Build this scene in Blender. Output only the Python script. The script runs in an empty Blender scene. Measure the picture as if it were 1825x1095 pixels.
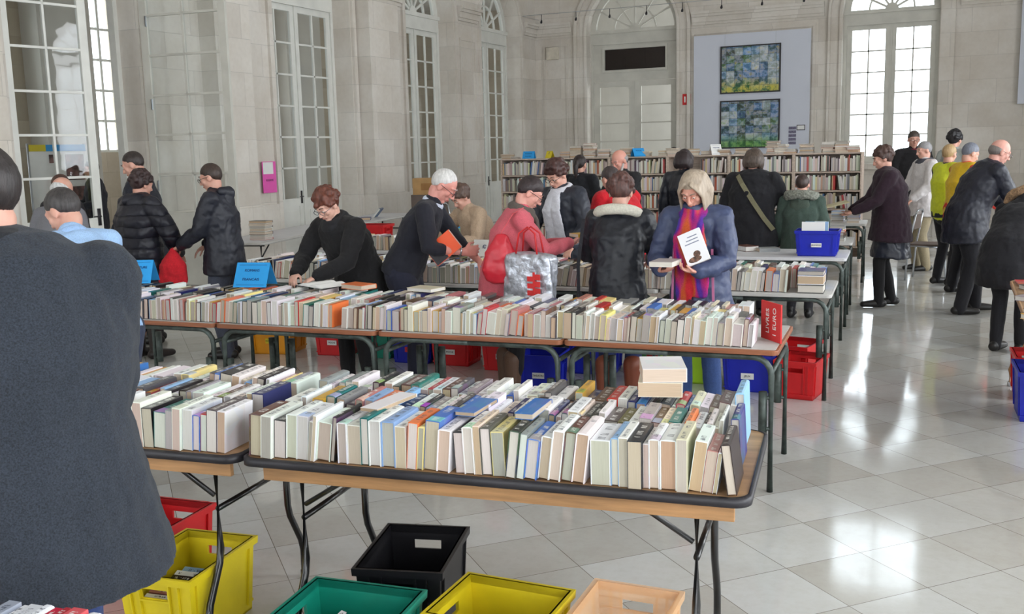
import bpy, bmesh, math, random
from mathutils import Vector, Matrix, Euler
random.seed(7)
R = math.radians
V = Vector
S = bpy.context.scene
col = S.collection

# ------------------------------------------------------------------ camera
FPX, CXP, CYP, CAMH = 1780.0, 912.5, 547.5, 1.75
PITCH, ROLL, YAW = R(8.94), R(1.4), R(25.3)
_h = V((-math.sin(YAW), math.cos(YAW), 0)); _r0 = V((math.cos(YAW), math.sin(YAW), 0)); _z = V((0, 0, 1))
CF = _h * math.cos(PITCH) - _z * math.sin(PITCH)
_u0 = _h * math.sin(PITCH) + _z * math.cos(PITCH)
CR = _r0 * math.cos(ROLL) - _u0 * math.sin(ROLL)
CU = _u0 * math.cos(ROLL) + _r0 * math.sin(ROLL)
CC = V((0, 0, CAMH))
cam_data = bpy.data.cameras.new('camera')
cam = bpy.data.objects.new('camera', cam_data); col.objects.link(cam)
cam.matrix_world = Matrix(((CR.x, CU.x, -CF.x, CC.x), (CR.y, CU.y, -CF.y, CC.y), (CR.z, CU.z, -CF.z, CC.z), (0, 0, 0, 1)))
cam_data.sensor_width = 36.0; cam_data.lens = 36.0 * FPX / 1825.0; cam_data.clip_end = 200
S.camera = cam

# ------------------------------------------------------------------ sky, light, exposure
S.view_settings.view_transform = 'Standard'; S.view_settings.look = 'None'
S.view_settings.exposure = -0.2; S.view_settings.gamma = 1.0
w = bpy.data.worlds.new('overcast_sky'); S.world = w; w.use_nodes = True
bg = w.node_tree.nodes['Background']; bg.inputs[0].default_value = (0.86, 0.93, 1.0, 1); bg.inputs[1].default_value = 6.5

def area(name, loc, rot, sx, sy, power, color=(0.93, 0.965, 1.0)):
    l = bpy.data.lights.new(name, 'AREA'); l.shape = 'RECTANGLE'; l.size = sx; l.size_y = sy; l.energy = power; l.color = color
    o = bpy.data.objects.new(name, l); col.objects.link(o); o.location = loc; o.rotation_euler = rot
    return o
WIN_R = [-1.6, 2.6, 6.8, 11.0, 15.2]           # centres of the arched windows of the right wall
XR, XL, YB, YF = 4.6, -10.5, 24.0, -4.0
for y in WIN_R:
    area('daylight_or_fill', (XR + 0.12, y, 3.1), (0, R(90), 0), 4.6, 1.9, 275)
for x in (-7.5, -3.0, 1.6):
    area('daylight_or_fill', (x, YF - 0.12, 3.1), (R(90), 0, 0), 1.9, 4.6, 150)
for y in (9.6, 14.0, 18.4, 22.6):                       # gallery windows beyond the left wall
    area('daylight_or_fill', (-15.85, y, 3.0), (0, R(-90), 0), 3.6, 1.3, 90)

def at(px, py, z=0.0):
    """point of height z seen at photo pixel px,py"""
    d = CF + CR * (px - CXP) / FPX - CU * (py - CYP) / FPX
    return CC + d * ((z - CAMH) / d.z)
def at_y(px, py, Y):
    d = CF + CR * (px - CXP) / FPX - CU * (py - CYP) / FPX
    return CC + d * (Y / d.y)
def at_x(px, py, X):
    d = CF + CR * (px - CXP) / FPX - CU * (py - CYP) / FPX
    return CC + d * (X / d.x)

# ------------------------------------------------------------------ materials
def srgb(*c):
    if len(c) == 1: c = c[0]
    return tuple(((v / 255) / 12.92 if v / 255 <= 0.04045 else ((v / 255 + 0.055) / 1.055) ** 2.4) for v in c) + (1.0,)
MATS = {}
class NT:
    def __init__(s, name):
        s.m = bpy.data.materials.new(name); s.m.use_nodes = True; s.t = s.m.node_tree
        s.b = s.t.nodes['Principled BSDF']; s.out = s.t.nodes['Material Output']
    def n(s, typ, **kw):
        nd = s.t.nodes.new(typ)
        for k, v in kw.items():
            if k.startswith('i_'):
                key = k[2:]; key = int(key) if key.isdigit() else key.replace('_', ' ')
                nd.inputs[key].default_value = v
            else: setattr(nd, k, v)
        return nd
    def l(s, a, b): s.t.links.new(a, b)
    def math(s, op, a, b=None, c=None):
        nd = s.n('ShaderNodeMath', operation=op)
        for i, v in enumerate((a, b, c)):
            if v is None: continue
            if isinstance(v, (int, float)): nd.inputs[i].default_value = v
            else: s.l(v, nd.inputs[i])
        return nd.outputs[0]
    def mix(s, f, a, b, blend='MIX'):
        nd = s.n('ShaderNodeMix', data_type='RGBA', blend_type=blend)
        for i, v in ((0, f), (6, a), (7, b)):
            if isinstance(v, (int, float)): nd.inputs[i].default_value = v
            elif isinstance(v, tuple): nd.inputs[i].default_value = v
            else: s.l(v, nd.inputs[i])
        return nd.outputs[2]
    def noise(s, vec, scale, detail=3, rough=.5):
        nd = s.n('ShaderNodeTexNoise'); nd.inputs['Scale'].default_value = scale; nd.inputs['Detail'].default_value = detail
        nd.inputs['Roughness'].default_value = rough
        if vec is not None: s.l(vec, nd.inputs['Vector'])
        return nd
    def ramp(s, f, a, b):
        nd = s.n('ShaderNodeMapRange'); nd.inputs[1].default_value = a; nd.inputs[2].default_value = b
        s.l(f, nd.inputs[0]); return nd.outputs[0]
    def bump(s, h, strength=.3, dist=.01):
        nd = s.n('ShaderNodeBump'); nd.inputs['Strength'].default_value = strength; nd.inputs['Distance'].default_value = dist
        s.l(h, nd.inputs['Height']); s.l(nd.outputs[0], s.b.inputs['Normal'])
def simple(name, c, rough=.5, metal=0.0, var=.08, scale=8, bump=0.0, spec=.5, coat=0.0):
    if name in MATS: return MATS[name]
    t = NT(name); g = t.n('ShaderNodeTexCoord').outputs['Object']
    nz = t.noise(g, scale, 4)
    c = srgb(c); d = tuple(v * (1 - var * 2) for v in c[:3]) + (1,); e = tuple(min(1, v * (1 + var)) for v in c[:3]) + (1,)
    t.l(t.mix(t.ramp(nz.outputs['Fac'], .3, .7), d, e), t.b.inputs['Base Color'])
    t.b.inputs['Roughness'].default_value = rough; t.b.inputs['Metallic'].default_value = metal
    t.b.inputs['Specular IOR Level'].default_value = spec; t.b.inputs['Coat Weight'].default_value = coat
    if bump: t.bump(nz.outputs['Fac'], bump, .01)
    MATS[name] = t.m; return t.m
def cloth(c, kind='plain'):
    key = 'cloth_%s_%02x%02x%02x' % ((kind,) + tuple(c))
    if key in MATS: return MATS[key]
    t = NT(key); g = t.n('ShaderNodeTexCoord').outputs['Object']
    sc = {'plain': 90, 'tweed': 260, 'knit': 300, 'puffer': 40, 'shell': 30, 'fur': 60, 'leather': 40}[kind]
    fine = t.noise(g, sc, 5, .7); big = t.noise(g, 5, 3)
    amp = {'plain': .12, 'tweed': .55, 'knit': .22, 'puffer': .08, 'shell': .08, 'fur': .5, 'leather': .1}[kind]
    c = srgb(c); lo = tuple(v * (1 - amp) for v in c[:3]) + (1,); hi = tuple(min(1, v * (1 + amp * 1.3)) for v in c[:3]) + (1,)
    colr = t.mix(t.ramp(fine.outputs['Fac'], .35, .65), lo, hi)
    colr = t.mix(t.ramp(big.outputs['Fac'], .3, .7), t.mix(1.0, colr, (.86, .86, .86, 1), 'MULTIPLY'), colr)
    t.l(colr, t.b.inputs['Base Color'])
    t.b.inputs['Roughness'].default_value = {'shell': .5, 'puffer': .5, 'leather': .35}.get(kind, .92)
    if kind not in ('shell', 'puffer', 'leather'):
        t.b.inputs['Sheen Weight'].default_value = .06; t.b.inputs['Sheen Roughness'].default_value = .5
    h = fine.outputs['Fac']
    if kind == 'puffer':
        sp = t.n('ShaderNodeSeparateXYZ'); t.l(g, sp.inputs[0])
        wv = t.math('ABSOLUTE', t.math('SINE', t.math('MULTIPLY', t.math('ADD', sp.outputs[2], t.math('MULTIPLY', big.outputs['Fac'], .05)), 34)))
        t.bump(t.math('POWER', wv, .5), .8, .02)
    else:
        t.bump(t.math('ADD', h, t.math('MULTIPLY', big.outputs['Fac'], 1.5)), .5, .004 if kind != 'fur' else .02)
    MATS[key] = t.m; return t.m

def mat_stone(name, c1, c2, course=.5, width=1.05):
    t = NT(name); p = t.n('ShaderNodeNewGeometry').outputs['Position']
    sp = t.n('ShaderNodeSeparateXYZ'); t.l(p, sp.inputs[0])
    cb = t.n('ShaderNodeCombineXYZ'); t.l(t.math('ADD', sp.outputs[0], sp.outputs[1]), cb.inputs[0]); t.l(sp.outputs[2], cb.inputs[1])
    br = t.n('ShaderNodeTexBrick'); t.l(cb.outputs[0], br.inputs['Vector'])
    br.inputs['Scale'].default_value = 1; br.inputs['Brick Width'].default_value = width; br.inputs['Row Height'].default_value = course
    br.inputs['Mortar Size'].default_value = .004; br.inputs['Mortar Smooth'].default_value = .3; br.inputs['Bias'].default_value = 0
    br.inputs['Color1'].default_value = srgb(c1); br.inputs['Color2'].default_value = srgb(c2)
    br.inputs['Mortar'].default_value = tuple(v * .72 for v in srgb(c1)[:3]) + (1,)
    n1 = t.noise(p, 1.3, 6, .6); n2 = t.noise(p, 14, 4)
    c = t.mix(t.ramp(n1.outputs['Fac'], .35, .7), br.outputs['Color'], t.mix(1.0, br.outputs['Color'], (.87, .84, .80, 1), 'MULTIPLY'))
    c = t.mix(t.math('MULTIPLY', t.ramp(n2.outputs['Fac'], .4, .7), .35), c, t.mix(1.0, c, (.88, .87, .86, 1), 'MULTIPLY'))
    t.l(c, t.b.inputs['Base Color']); t.b.inputs['Roughness'].default_value = .85
    t.bump(t.math('ADD', t.math('MULTIPLY', br.outputs['Fac'], -1.0), t.math('MULTIPLY', n2.outputs['Fac'], .3)), .4, .006)
    return t.m
STONE = mat_stone('limestone_blocks', (224, 219, 212), (209, 203, 195))
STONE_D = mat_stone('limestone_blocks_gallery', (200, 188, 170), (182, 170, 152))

def mat_floor():
    t = NT('polished_stone_floor'); p = t.n('ShaderNodeNewGeometry').outputs['Position']
    mp = t.n('ShaderNodeMapping'); mp.vector_type = 'POINT'; t.l(p, mp.inputs[0])
    mp.inputs['Rotation'].default_value = (0, 0, R(-47)); 
    # tile corner on a joint crossing at (-1.5, 4.28)
    ca, sa = math.cos(R(-47)), math.sin(R(-47)); cx, cy = -1.5 * ca - 4.28 * sa, -1.5 * sa + 4.28 * ca
    mp.inputs['Location'].default_value = (-(cx % .385), -(cy % .385), 0)
    br = t.n('ShaderNodeTexBrick', offset=0.0, squash=1.0); t.l(mp.outputs[0], br.inputs['Vector'])
    br.inputs['Scale'].default_value = 1; br.inputs['Brick Width'].default_value = .385; br.inputs['Row Height'].default_value = .385
    br.inputs['Mortar Size'].default_value = .0018; br.inputs['Mortar Smooth'].default_value = .2
    br.inputs['Color1'].default_value = srgb(204, 206, 205); br.inputs['Color2'].default_value = srgb(184, 182, 176)
    br.inputs['Mortar'].default_value = srgb(120, 114, 104)
    n1 = t.noise(p, 3.5, 6, .65); n2 = t.noise(p, 22, 5, .7)
    c = t.mix(t.math('MULTIPLY', t.ramp(n1.outputs['Fac'], .4, .7), .5), br.outputs['Color'], t.mix(1.0, br.outputs['Color'], (.86, .83, .78, 1), 'MULTIPLY'))
    c = t.mix(t.math('MULTIPLY', t.ramp(n2.outputs['Fac'], .45, .7), .45), c, t.mix(1.0, c, (.88, .86, .83, 1), 'MULTIPLY'))
    t.l(c, t.b.inputs['Base Color'])
    t.l(t.math('ADD', t.math('MULTIPLY', t.ramp(n1.outputs['Fac'], .3, .8), .07), .06), t.b.inputs['Roughness'])
    t.b.inputs['Specular IOR Level'].default_value = .7
    t.bump(t.math('ADD', t.math('MULTIPLY', br.outputs['Fac'], -1.0), t.math('MULTIPLY', n1.outputs['Fac'], .5)), .12, .004)
    return t.m
FLOOR = mat_floor()

WHITE = simple('white_joinery_paint', (222, 222, 216), .45, var=.05, scale=3)
GREYP = simple('grey_green_joinery_paint', (200, 198, 189), .5, var=.06, scale=3)
PLASTER = simple('ceiling_plaster', (214, 210, 203), .9, var=.04, scale=2)
BOARD = simple('white_display_board', (206, 210, 222), .7, var=.01, scale=2)
BLACKG = simple('dark_tinted_glass', (34, 25, 22), .25, var=.1)
def glass_mat():
    t = NT('window_glass'); t.t.nodes.remove(t.b)
    tr = t.n('ShaderNodeBsdfTransparent'); tr.inputs[0].default_value = (.93, .95, .95, 1)
    gl = t.n('ShaderNodeBsdfGlossy'); gl.inputs['Roughness'].default_value = .02
    nz = t.noise(t.n('ShaderNodeTexCoord').outputs['Object'], 2.2, 2); bp = t.n('ShaderNodeBump'); bp.inputs['Strength'].default_value = .04
    bp.inputs['Distance'].default_value = .05; t.l(nz.outputs['Fac'], bp.inputs['Height']); t.l(bp.outputs[0], gl.inputs['Normal'])
    fr = t.n('ShaderNodeFresnel'); fr.inputs[0].default_value = 1.5
    mx = t.n('ShaderNodeMixShader'); t.l(t.math('MULTIPLY', fr.outputs[0], t.math('SUBTRACT', 1.0, t.n('ShaderNodeNewGeometry').outputs['Backfacing'])), mx.inputs[0]); t.l(tr.outputs[0], mx.inputs[1]); t.l(gl.outputs[0], mx.inputs[2])
    t.l(mx.outputs[0], t.out.inputs[0]); return t.m
GLASS = glass_mat()
METAL_G = simple('green_grey_tube_paint', (78, 88, 84), .45, metal=.3, var=.25, scale=20)
METAL_B = simple('black_tube_paint', (22, 22, 24), .3, var=.2, scale=20, coat=.3)
METAL_S = simple('brushed_steel', (190, 194, 200), .3, metal=.9)
EDGE_B = simple('black_edge_trim', (38, 36, 42), .45, var=.2)
def wood(name, c, rough=.45, sc=1.0):
    if name in MATS: return MATS[name]
    t = NT(name); g = t.n('ShaderNodeTexCoord').outputs['Object']
    mp = t.n('ShaderNodeMapping'); t.l(g, mp.inputs[0]); mp.inputs['Scale'].default_value = (1.5 * sc, 22 * sc, 22 * sc)
    nz = t.noise(mp.outputs[0], 2, 6, .6); c = srgb(c)
    t.l(t.mix(t.ramp(nz.outputs['Fac'], .3, .7), tuple(v * .62 for v in c[:3]) + (1,), tuple(min(1, v * 1.2) for v in c[:3]) + (1,)), t.b.inputs['Base Color'])
    t.b.inputs['Roughness'].default_value = rough; t.bump(nz.outputs['Fac'], .1, .002)
    MATS[name] = t.m; return t.m
WOOD_R = wood('reddish_brown_table_wood', (150, 92, 62)); WOOD_T = wood('tan_plywood', (176, 132, 88)); WOOD_S = wood('pale_shelf_wood', (188, 170, 156), .6)
LAM_G = simple('grey_laminate', (186, 184, 180), .5, var=.04); LAM_W = simple('pale_grey_laminate', (200, 200, 203), .5, var=.03)
LAM_T = wood('worn_tabletop_veneer', (168, 130, 92), .5, .5)
CARD = simple('brown_cardboard', (178, 140, 92), .85, var=.08, scale=5)
CARD_D = simple('dark_brown_cabinet', (96, 82, 74), .6, var=.08)
PAPER = simple('white_paper', (228, 228, 226), .8, var=.02)
INK = simple('dark_blue_ink', (20, 52, 110), .8); INKK = simple('black_ink', (40, 40, 46), .8); WHITEINK = simple('white_ink', (235, 232, 228), .8)
CARDC = {'blue': simple('bright_blue_card', (38, 152, 222), .75, var=.03), 'yellow': simple('yellow_card', (212, 192, 40), .75, var=.03),
         'pink': simple('pink_card', (226, 92, 176), .75, var=.03), 'red': simple('red_card', (204, 44, 44), .7, var=.03), 'white': PAPER}
def plastic(name, c, a=1.0):
    m = simple(name, c, .42, var=.06, scale=6)
    return m
CR_COL = {'yellow': ((214, 192, 24), 'yellow_plastic'), 'green': ((12, 134, 112), 'green_plastic'), 'black': ((16, 15, 20), 'black_plastic'),
          'red': ((206, 26, 32), 'red_plastic'), 'blue': ((18, 34, 172), 'blue_plastic'), 'orange': ((226, 150, 10), 'orange_yellow_plastic'),
          'lime': ((152, 196, 36), 'lime_plastic'), 'mint': ((150, 190, 158), 'pale_green_plastic'), 'leaf': ((84, 164, 88), 'leaf_green_plastic')}
def tan_translucent():
    t = NT('translucent_peach_plastic'); t.b.inputs['Base Color'].default_value = srgb(244, 200, 150); t.b.inputs['Roughness'].default_value = .35
    t.b.inputs['Alpha'].default_value = .42; return t.m
TANP = tan_translucent()

# book materials ---------------------------------------------------------
def book_mats(use_attr=False):
    suf = '_far' if use_attr else ''
    def base(t):
        if use_attr:
            a = t.n('ShaderNodeAttribute'); a.attribute_name = 'tint'; return a.outputs['Color']
        return t.n('ShaderNodeObjectInfo').outputs['Color']
    t = NT('book_cover' + suf); c = base(t); oi = t.n('ShaderNodeObjectInfo')
    g = t.n('ShaderNodeTexCoord').outputs['Generated'] if not use_attr else t.n('ShaderNodeNewGeometry').outputs['Position']
    sp = t.n('ShaderNodeSeparateXYZ'); t.l(g, sp.inputs[0]); cb = t.n('ShaderNodeCombineXYZ')
    t.l(sp.outputs[1], cb.inputs[1]); t.l(sp.outputs[2], cb.inputs[2]); t.l(t.math('MULTIPLY', oi.outputs['Random'], 37.0), cb.inputs[0])
    vo = t.n('ShaderNodeTexVoronoi'); vo.inputs['Scale'].default_value = 3.0 if not use_attr else 20; t.l(cb.outputs[0], vo.inputs['Vector'])
    pic = t.mix(.6, t.mix(.5, vo.outputs['Color'], (.25, .22, .2, 1)), c)
    f = t.math('MULTIPLY', t.math('GREATER_THAN', oi.outputs['Random'], .55), t.math('LESS_THAN', sp.outputs[1], .72))
    t.l(t.mix(t.math('MULTIPLY', f, .3), c, pic), t.b.inputs['Base Color']); t.b.inputs['Roughness'].default_value = .38
    cover = t.m
    t = NT('book_spine' + suf); c = base(t); oi = t.n('ShaderNodeObjectInfo')
    if not use_attr:
        g = t.n('ShaderNodeTexCoord').outputs['Generated']; sp = t.n('ShaderNodeSeparateXYZ'); t.l(g, sp.inputs[0])
        rnd = t.math('MULTIPLY', oi.outputs['Random'], 91.0)
        cb = t.n('ShaderNodeCombineXYZ'); t.l(t.math('MULTIPLY', sp.outputs[0], 2.2), cb.inputs[0]); t.l(t.math('MULTIPLY', sp.outputs[1], 55.0), cb.inputs[1]); t.l(rnd, cb.inputs[2])
        letters = t.math('GREATER_THAN', t.noise(cb.outputs[0], 1.0, 2).outputs['Fac'], .5)
        cb2 = t.n('ShaderNodeCombineXYZ'); t.l(rnd, cb2.inputs[0]); t.l(t.math('MULTIPLY', sp.outputs[1], 5.0), cb2.inputs[1])
        blocks = t.math('GREATER_THAN', t.noise(cb2.outputs[0], 1.0, 1).outputs['Fac'], .5)
        band = t.math('LESS_THAN', t.math('ABSOLUTE', t.math('SUBTRACT', sp.outputs[0], .5)), .2)
        edge = t.math('LESS_THAN', t.math('ABSOLUTE', t.math('SUBTRACT', sp.outputs[1], .5)), .44)
        mask = t.math('MULTIPLY', t.math('MULTIPLY', letters, blocks), t.math('MULTIPLY', band, edge))
        bw = t.n('ShaderNodeRGBToBW'); t.l(c, bw.inputs[0])
        bright = t.math('GREATER_THAN', bw.outputs[0], .3)
        ink = t.mix(bright, (.75, .74, .70, 1), (.05, .06, .09, 1))
        wn = t.n('ShaderNodeTexWhiteNoise', noise_dimensions='1D'); t.l(rnd, wn.inputs['W'])
        c2 = t.mix(t.math('MULTIPLY', t.math('GREATER_THAN', oi.outputs['Random'], .72), t.math('LESS_THAN', sp.outputs[1], .28)), c, t.mix(.5, wn.outputs['Color'], c))
        c2 = t.mix(t.math('MULTIPLY', mask, .85), c2, ink)
    else: c2 = c
    t.l(c2, t.b.inputs['Base Color']); t.b.inputs['Roughness'].default_value = .34; t.b.inputs['Coat Weight'].default_value = .15
    spine = t.m
    t = NT('book_pages' + suf); c = base(t)
    g = t.n('ShaderNodeTexCoord').outputs['Generated']; sp = t.n('ShaderNodeSeparateXYZ'); t.l(g, sp.inputs[0])
    cb = t.n('ShaderNodeCombineXYZ'); t.l(t.math('MULTIPLY', sp.outputs[0], 60 if not use_attr else 3000), cb.inputs[0]); t.l(t.math('MULTIPLY', sp.outputs[2], 1.5), cb.inputs[1])
    nz = t.noise(cb.outputs[0], 1.0, 2)
    t.l(t.mix(t.ramp(nz.outputs['Fac'], .3, .75), c, t.mix(1.0, c, (.80, .78, .75, 1), 'MULTIPLY')), t.b.inputs['Base Color']); t.b.inputs['Roughness'].default_value = .85
    return cover, spine, t.m
BCOVER, BSPINE, BPAGES = book_mats()
FCOVER, FSPINE, FPAGES = book_mats(True)

# ------------------------------------------------------------------ mesh builder
def frame_from(t, side):
    t = t.normalized(); u = side - t * side.dot(t)
    if u.length < 1e-4: u = V((0, 1, 0)) - t * t.y
    if u.length < 1e-4: u = V((1, 0, 0)) - t * t.x
    u.normalize(); return u, t.cross(u)
class MB:
    def __init__(s): s.v = []; s.f = []; s.m = []
    def quadbox(s, pts, m=0):
        b = len(s.v); s.v += [V(p) for p in pts]
        for q in ((0, 3, 2, 1), (4, 5, 6, 7), (0, 1, 5, 4), (1, 2, 6, 5), (2, 3, 7, 6), (3, 0, 4, 7)): s.f.append([b + i for i in q]); s.m.append(m)
    def box(s, x0, y0, z0, x1, y1, z1, m=0):
        s.quadbox([(x0, y0, z0), (x1, y0, z0), (x1, y1, z0), (x0, y1, z0), (x0, y0, z1), (x1, y0, z1), (x1, y1, z1), (x0, y1, z1)], m)
    def obox(s, c, size, M=None, m=0):
        M = M or Matrix.Identity(3); c = V(c); a, b2, d = [k / 2 for k in size]
        s.quadbox([c + M @ V(p) for p in ((-a, -b2, -d), (a, -b2, -d), (a, b2, -d), (-a, b2, -d), (-a, -b2, d), (a, -b2, d), (a, b2, d), (-a, b2, d))], m)
    def bar(s, a, b, w, d, side=V((0, 0, 1)), m=0):
        a = V(a); b = V(b); t = b - a; u, v = frame_from(t, V(side))
        s.quadbox([a + u * w / 2 * i + v * d / 2 * j for i, j in ((-1, -1), (1, -1), (1, 1), (-1, 1))] + [b + u * w / 2 * i + v * d / 2 * j for i, j in ((-1, -1), (1, -1), (1, 1), (-1, 1))], m)
    def rings(s, rings, m=0, closed=True):
        b = len(s.v); n = len(rings[0])
        for r in rings: s.v += [V(p) for p in r]
        for i in range(len(rings) - 1):
            for j in range(n):
                k = (j + 1) % n
                s.f.append([b + i * n + j, b + i * n + k, b + (i + 1) * n + k, b + (i + 1) * n + j]); s.m.append(m)
        if closed:
            s.f.append([b + j for j in reversed(range(n))]); s.m.append(m)
            s.f.append([b + (len(rings) - 1) * n + j for j in range(n)]); s.m.append(m)
    def tube(s, pts, r, n=10, m=0, closed=True, side=V((0, 0, 1))):
        pts = [V(p) for p in pts]; rs = []
        for i, p in enumerate(pts):
            t = (pts[min(i + 1, len(pts) - 1)] - pts[max(i - 1, 0)])
            u, v = frame_from(t, V(side)); rr = r[i] if isinstance(r, (list, tuple)) else r
            rs.append([p + (u * math.cos(2 * math.pi * k / n) + v * math.sin(2 * math.pi * k / n)) * rr for k in range(n)])
        s.rings(rs, m, closed)
    def limb(s, pts, rads, side=V((1, 0, 0)), n=14, m=0, dome0=True):
        """closed tube of elliptical sections with domed ends; rads: r or (r along side, r across)"""
        pts = [V(p) for p in pts]; side = V(side)
        rr = [(r, r) if isinstance(r, (int, float)) else r for r in rads]
        P, Q = [], []
        t0 = (pts[1] - pts[0]).normalized(); t1 = (pts[-1] - pts[-2]).normalized()
        for k in ((.98, .8, .45) if dome0 else ()):
            q = math.sqrt(1 - k * k); P.append((pts[0] - t0 * min(rr[0]) * k, t0, (rr[0][0] * q, rr[0][1] * q)))
        for i, p in enumerate(pts):
            t = (pts[min(i + 1, len(pts) - 1)] - pts[max(i - 1, 0)]).normalized(); P.append((p, t, rr[i]))
        for k in (.45, .8, .98):
            q = math.sqrt(1 - k * k); P.append((pts[-1] + t1 * min(rr[-1]) * k, t1, (rr[-1][0] * q, rr[-1][1] * q)))
        rs = []
        for p, t, (a, b) in P:
            u, v = frame_from(t, side); rs.append([p + u * math.cos(2 * math.pi * k / n) * a + v * math.sin(2 * math.pi * k / n) * b for k in range(n)])
        s.rings(rs, m)
    def blob(s, c, rad, M=None, nu=14, nv=9, m=0):
        M = M or Matrix.Identity(3); c = V(c); rs = []
        if isinstance(rad, (int, float)): rad = (rad,) * 3
        for i in range(nv + 1):
            th = math.pi * (0.02 + .96 * i / nv)
            rs.append([c + M @ V((rad[0] * math.sin(th) * math.cos(2 * math.pi * k / nu), rad[1] * math.sin(th) * math.sin(2 * math.pi * k / nu), -rad[2] * math.cos(th))) for k in range(nu)])
        s.rings(rs, m)
    def torus(s, c, Rx, Ry, r, M=None, a0=0, a1=360, nu=28, nv=9, m=0, rz=None):
        M = M or Matrix.Identity(3); c = V(c); full = abs(a1 - a0) >= 359; rs = []
        N = nu
        for i in range(N + (0 if full else 1)):
            a = R(a0 + (a1 - a0) * i / N); d = V((math.cos(a), math.sin(a), 0)); p = V((Rx * d.x, Ry * d.y, 0))
            rs.append([c + M @ (p + d * r * math.cos(2 * math.pi * k / nv) + V((0, 0, 1)) * (rz or r) * math.sin(2 * math.pi * k / nv)) for k in range(nv)])
        if full: rs.append(rs[0])
        s.rings(rs, m, not full)
    def prism(s, poly, vec, m=0):
        """polygon extruded by vec"""
        b = len(s.v); n = len(poly); vec = V(vec); s.v += [V(p) for p in poly] + [V(p) + vec for p in poly]
        s.f.append([b + i for i in reversed(range(n))]); s.m.append(m); s.f.append([b + n + i for i in range(n)]); s.m.append(m)
        for i in range(n): k = (i + 1) % n; s.f.append([b + i, b + k, b + n + k, b + n + i]); s.m.append(m)
    def mesh(s, name, mats, smooth=False):
        me = bpy.data.meshes.new(name); me.from_pydata([tuple(p) for p in s.v], [], s.f)
        for mm in (mats if isinstance(mats, (list, tuple)) else [mats]): me.materials.append(mm)
        for i, p in enumerate(me.polygons): p.material_index = s.m[i]; p.use_smooth = smooth
        bm = bmesh.new(); bm.from_mesh(me); bmesh.ops.recalc_face_normals(bm, faces=bm.faces); bm.to_mesh(me); bm.free()
        me.update(); return me
    def build(s, name, mats, parent=None, smooth=False, bevel=0, loc=None):
        o = bpy.data.objects.new(name, s.mesh(name, mats, smooth)); col.objects.link(o)
        if parent: o.parent = parent
        if loc is not None: o.location = loc
        if bevel:
            b = o.modifiers.new('bevel', 'BEVEL'); b.width = bevel; b.segments = 2; b.limit_method = 'ANGLE'; b.angle_limit = R(40)
        return o
def tag(o, label=None, cat=None, group=None, kind=None):
    if label: o['label'] = label
    if cat: o['category'] = cat
    if group: o['group'] = group
    if kind: o['kind'] = kind
    return o
def empty(name, loc=(0, 0, 0), rz=0.0, label=None, cat=None, group=None):
    o = bpy.data.objects.new(name, None); col.objects.link(o); o.location = loc; o.rotation_euler = (0, 0, rz); o.empty_display_size = .1
    return tag(o, label, cat, group)
def struct(o): o['kind'] = 'structure'; return o

# ------------------------------------------------------------------ the room
HC = 10.5; ZS = 4.6
CLERE = (7.25, 9.05)                                    # high square window above the tall one
MAPS = {'left': lambda u, z, d: V((XL - d, u, z)), 'back': lambda u, z, d: V((u, YB + d, z)),
        'right': lambda u, z, d: V((XR + d, u, z)), 'front': lambda u, z, d: V((u, YF - d, z))}
def slab(mb, P, u0, u1, z0, z1, d0, d1, m=0):
    mb.quadbox([P(u0, z0, d0), P(u1, z0, d0), P(u1, z0, d1), P(u0, z0, d1), P(u0, z1, d0), P(u1, z1, d0), P(u1, z1, d1), P(u0, z1, d1)], m)
def arch_pts(uc, r, n=18): return [(uc - r * math.cos(math.pi * i / n), ZS + r * math.sin(math.pi * i / n)) for i in range(n + 1)]
def arch_wall(name, side, ua, ub, openings, thick, mat, H=HC, flat=False):
    P = MAPS[side]; mb = MB(); u = ua
    for (u0, u1, sill, *top) in sorted(openings):
        slab(mb, P, u, u0, 0, H, 0, thick)
        if sill > 0: slab(mb, P, u0, u1, 0, sill, 0, thick)
        if top: slab(mb, P, u0, u1, top[0], H, 0, thick)
        else:
            A = arch_pts((u0 + u1) / 2, (u1 - u0) / 2)
            HH = CLERE[0] if (side == 'back' and sill > 0) else H
            for (a, za), (b, zb) in zip(A, A[1:]):
                mb.quadbox([P(a, za, 0), P(b, zb, 0), P(b, zb, thick), P(a, za, thick), P(a, HH, 0), P(b, HH, 0), P(b, HH, thick), P(a, HH, thick)])
            if HH < H: slab(mb, P, u0, u1, CLERE[1], H, 0, thick)
        u = u1
    slab(mb, P, u, ub, 0, H, 0, thick)
    return struct(mb.build(name, mat))
DOORS_L = [(8.4, 10.55), (13.4, 15.65), (17.55, 19.6), (20.85, 23.05)]
BDOOR = (-9.1, -6.8); BWIN = (-3.0, -1.0, 1.25)
RW = [(y - .95, y + .95, .8) for y in WIN_R]; FW = [(x - .95, x + .95, .8) for x in (-7.5, -3.0, 1.6)]
arch_wall('wall_left', 'left', YF - .5, YB, [(-.6 - .95, -.6 + .95, 0), (3.6 - 1.05, 3.6 + 1.05, 0)] + [(a, b, 0) for a, b in DOORS_L], .55, STONE)
arch_wall('wall_back', 'back', XL - .55, XR + .5, [(BDOOR[0], BDOOR[1], 0), BWIN], .55, STONE)
arch_wall('wall_right', 'right', YF, YB, RW, .5, STONE)
arch_wall('wall_front', 'front', XL, XR, FW, .5, STONE)
mb = MB(); mb.box(-17, YF - .6, -.2, XR + .6, YB + 6, 0); struct(mb.build('floor', FLOOR))
mb = MB(); mb.box(XL - .6, YF - .6, HC, XR + .6, YB + .6, HC + .2); struct(mb.build('ceiling', PLASTER))
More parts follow.
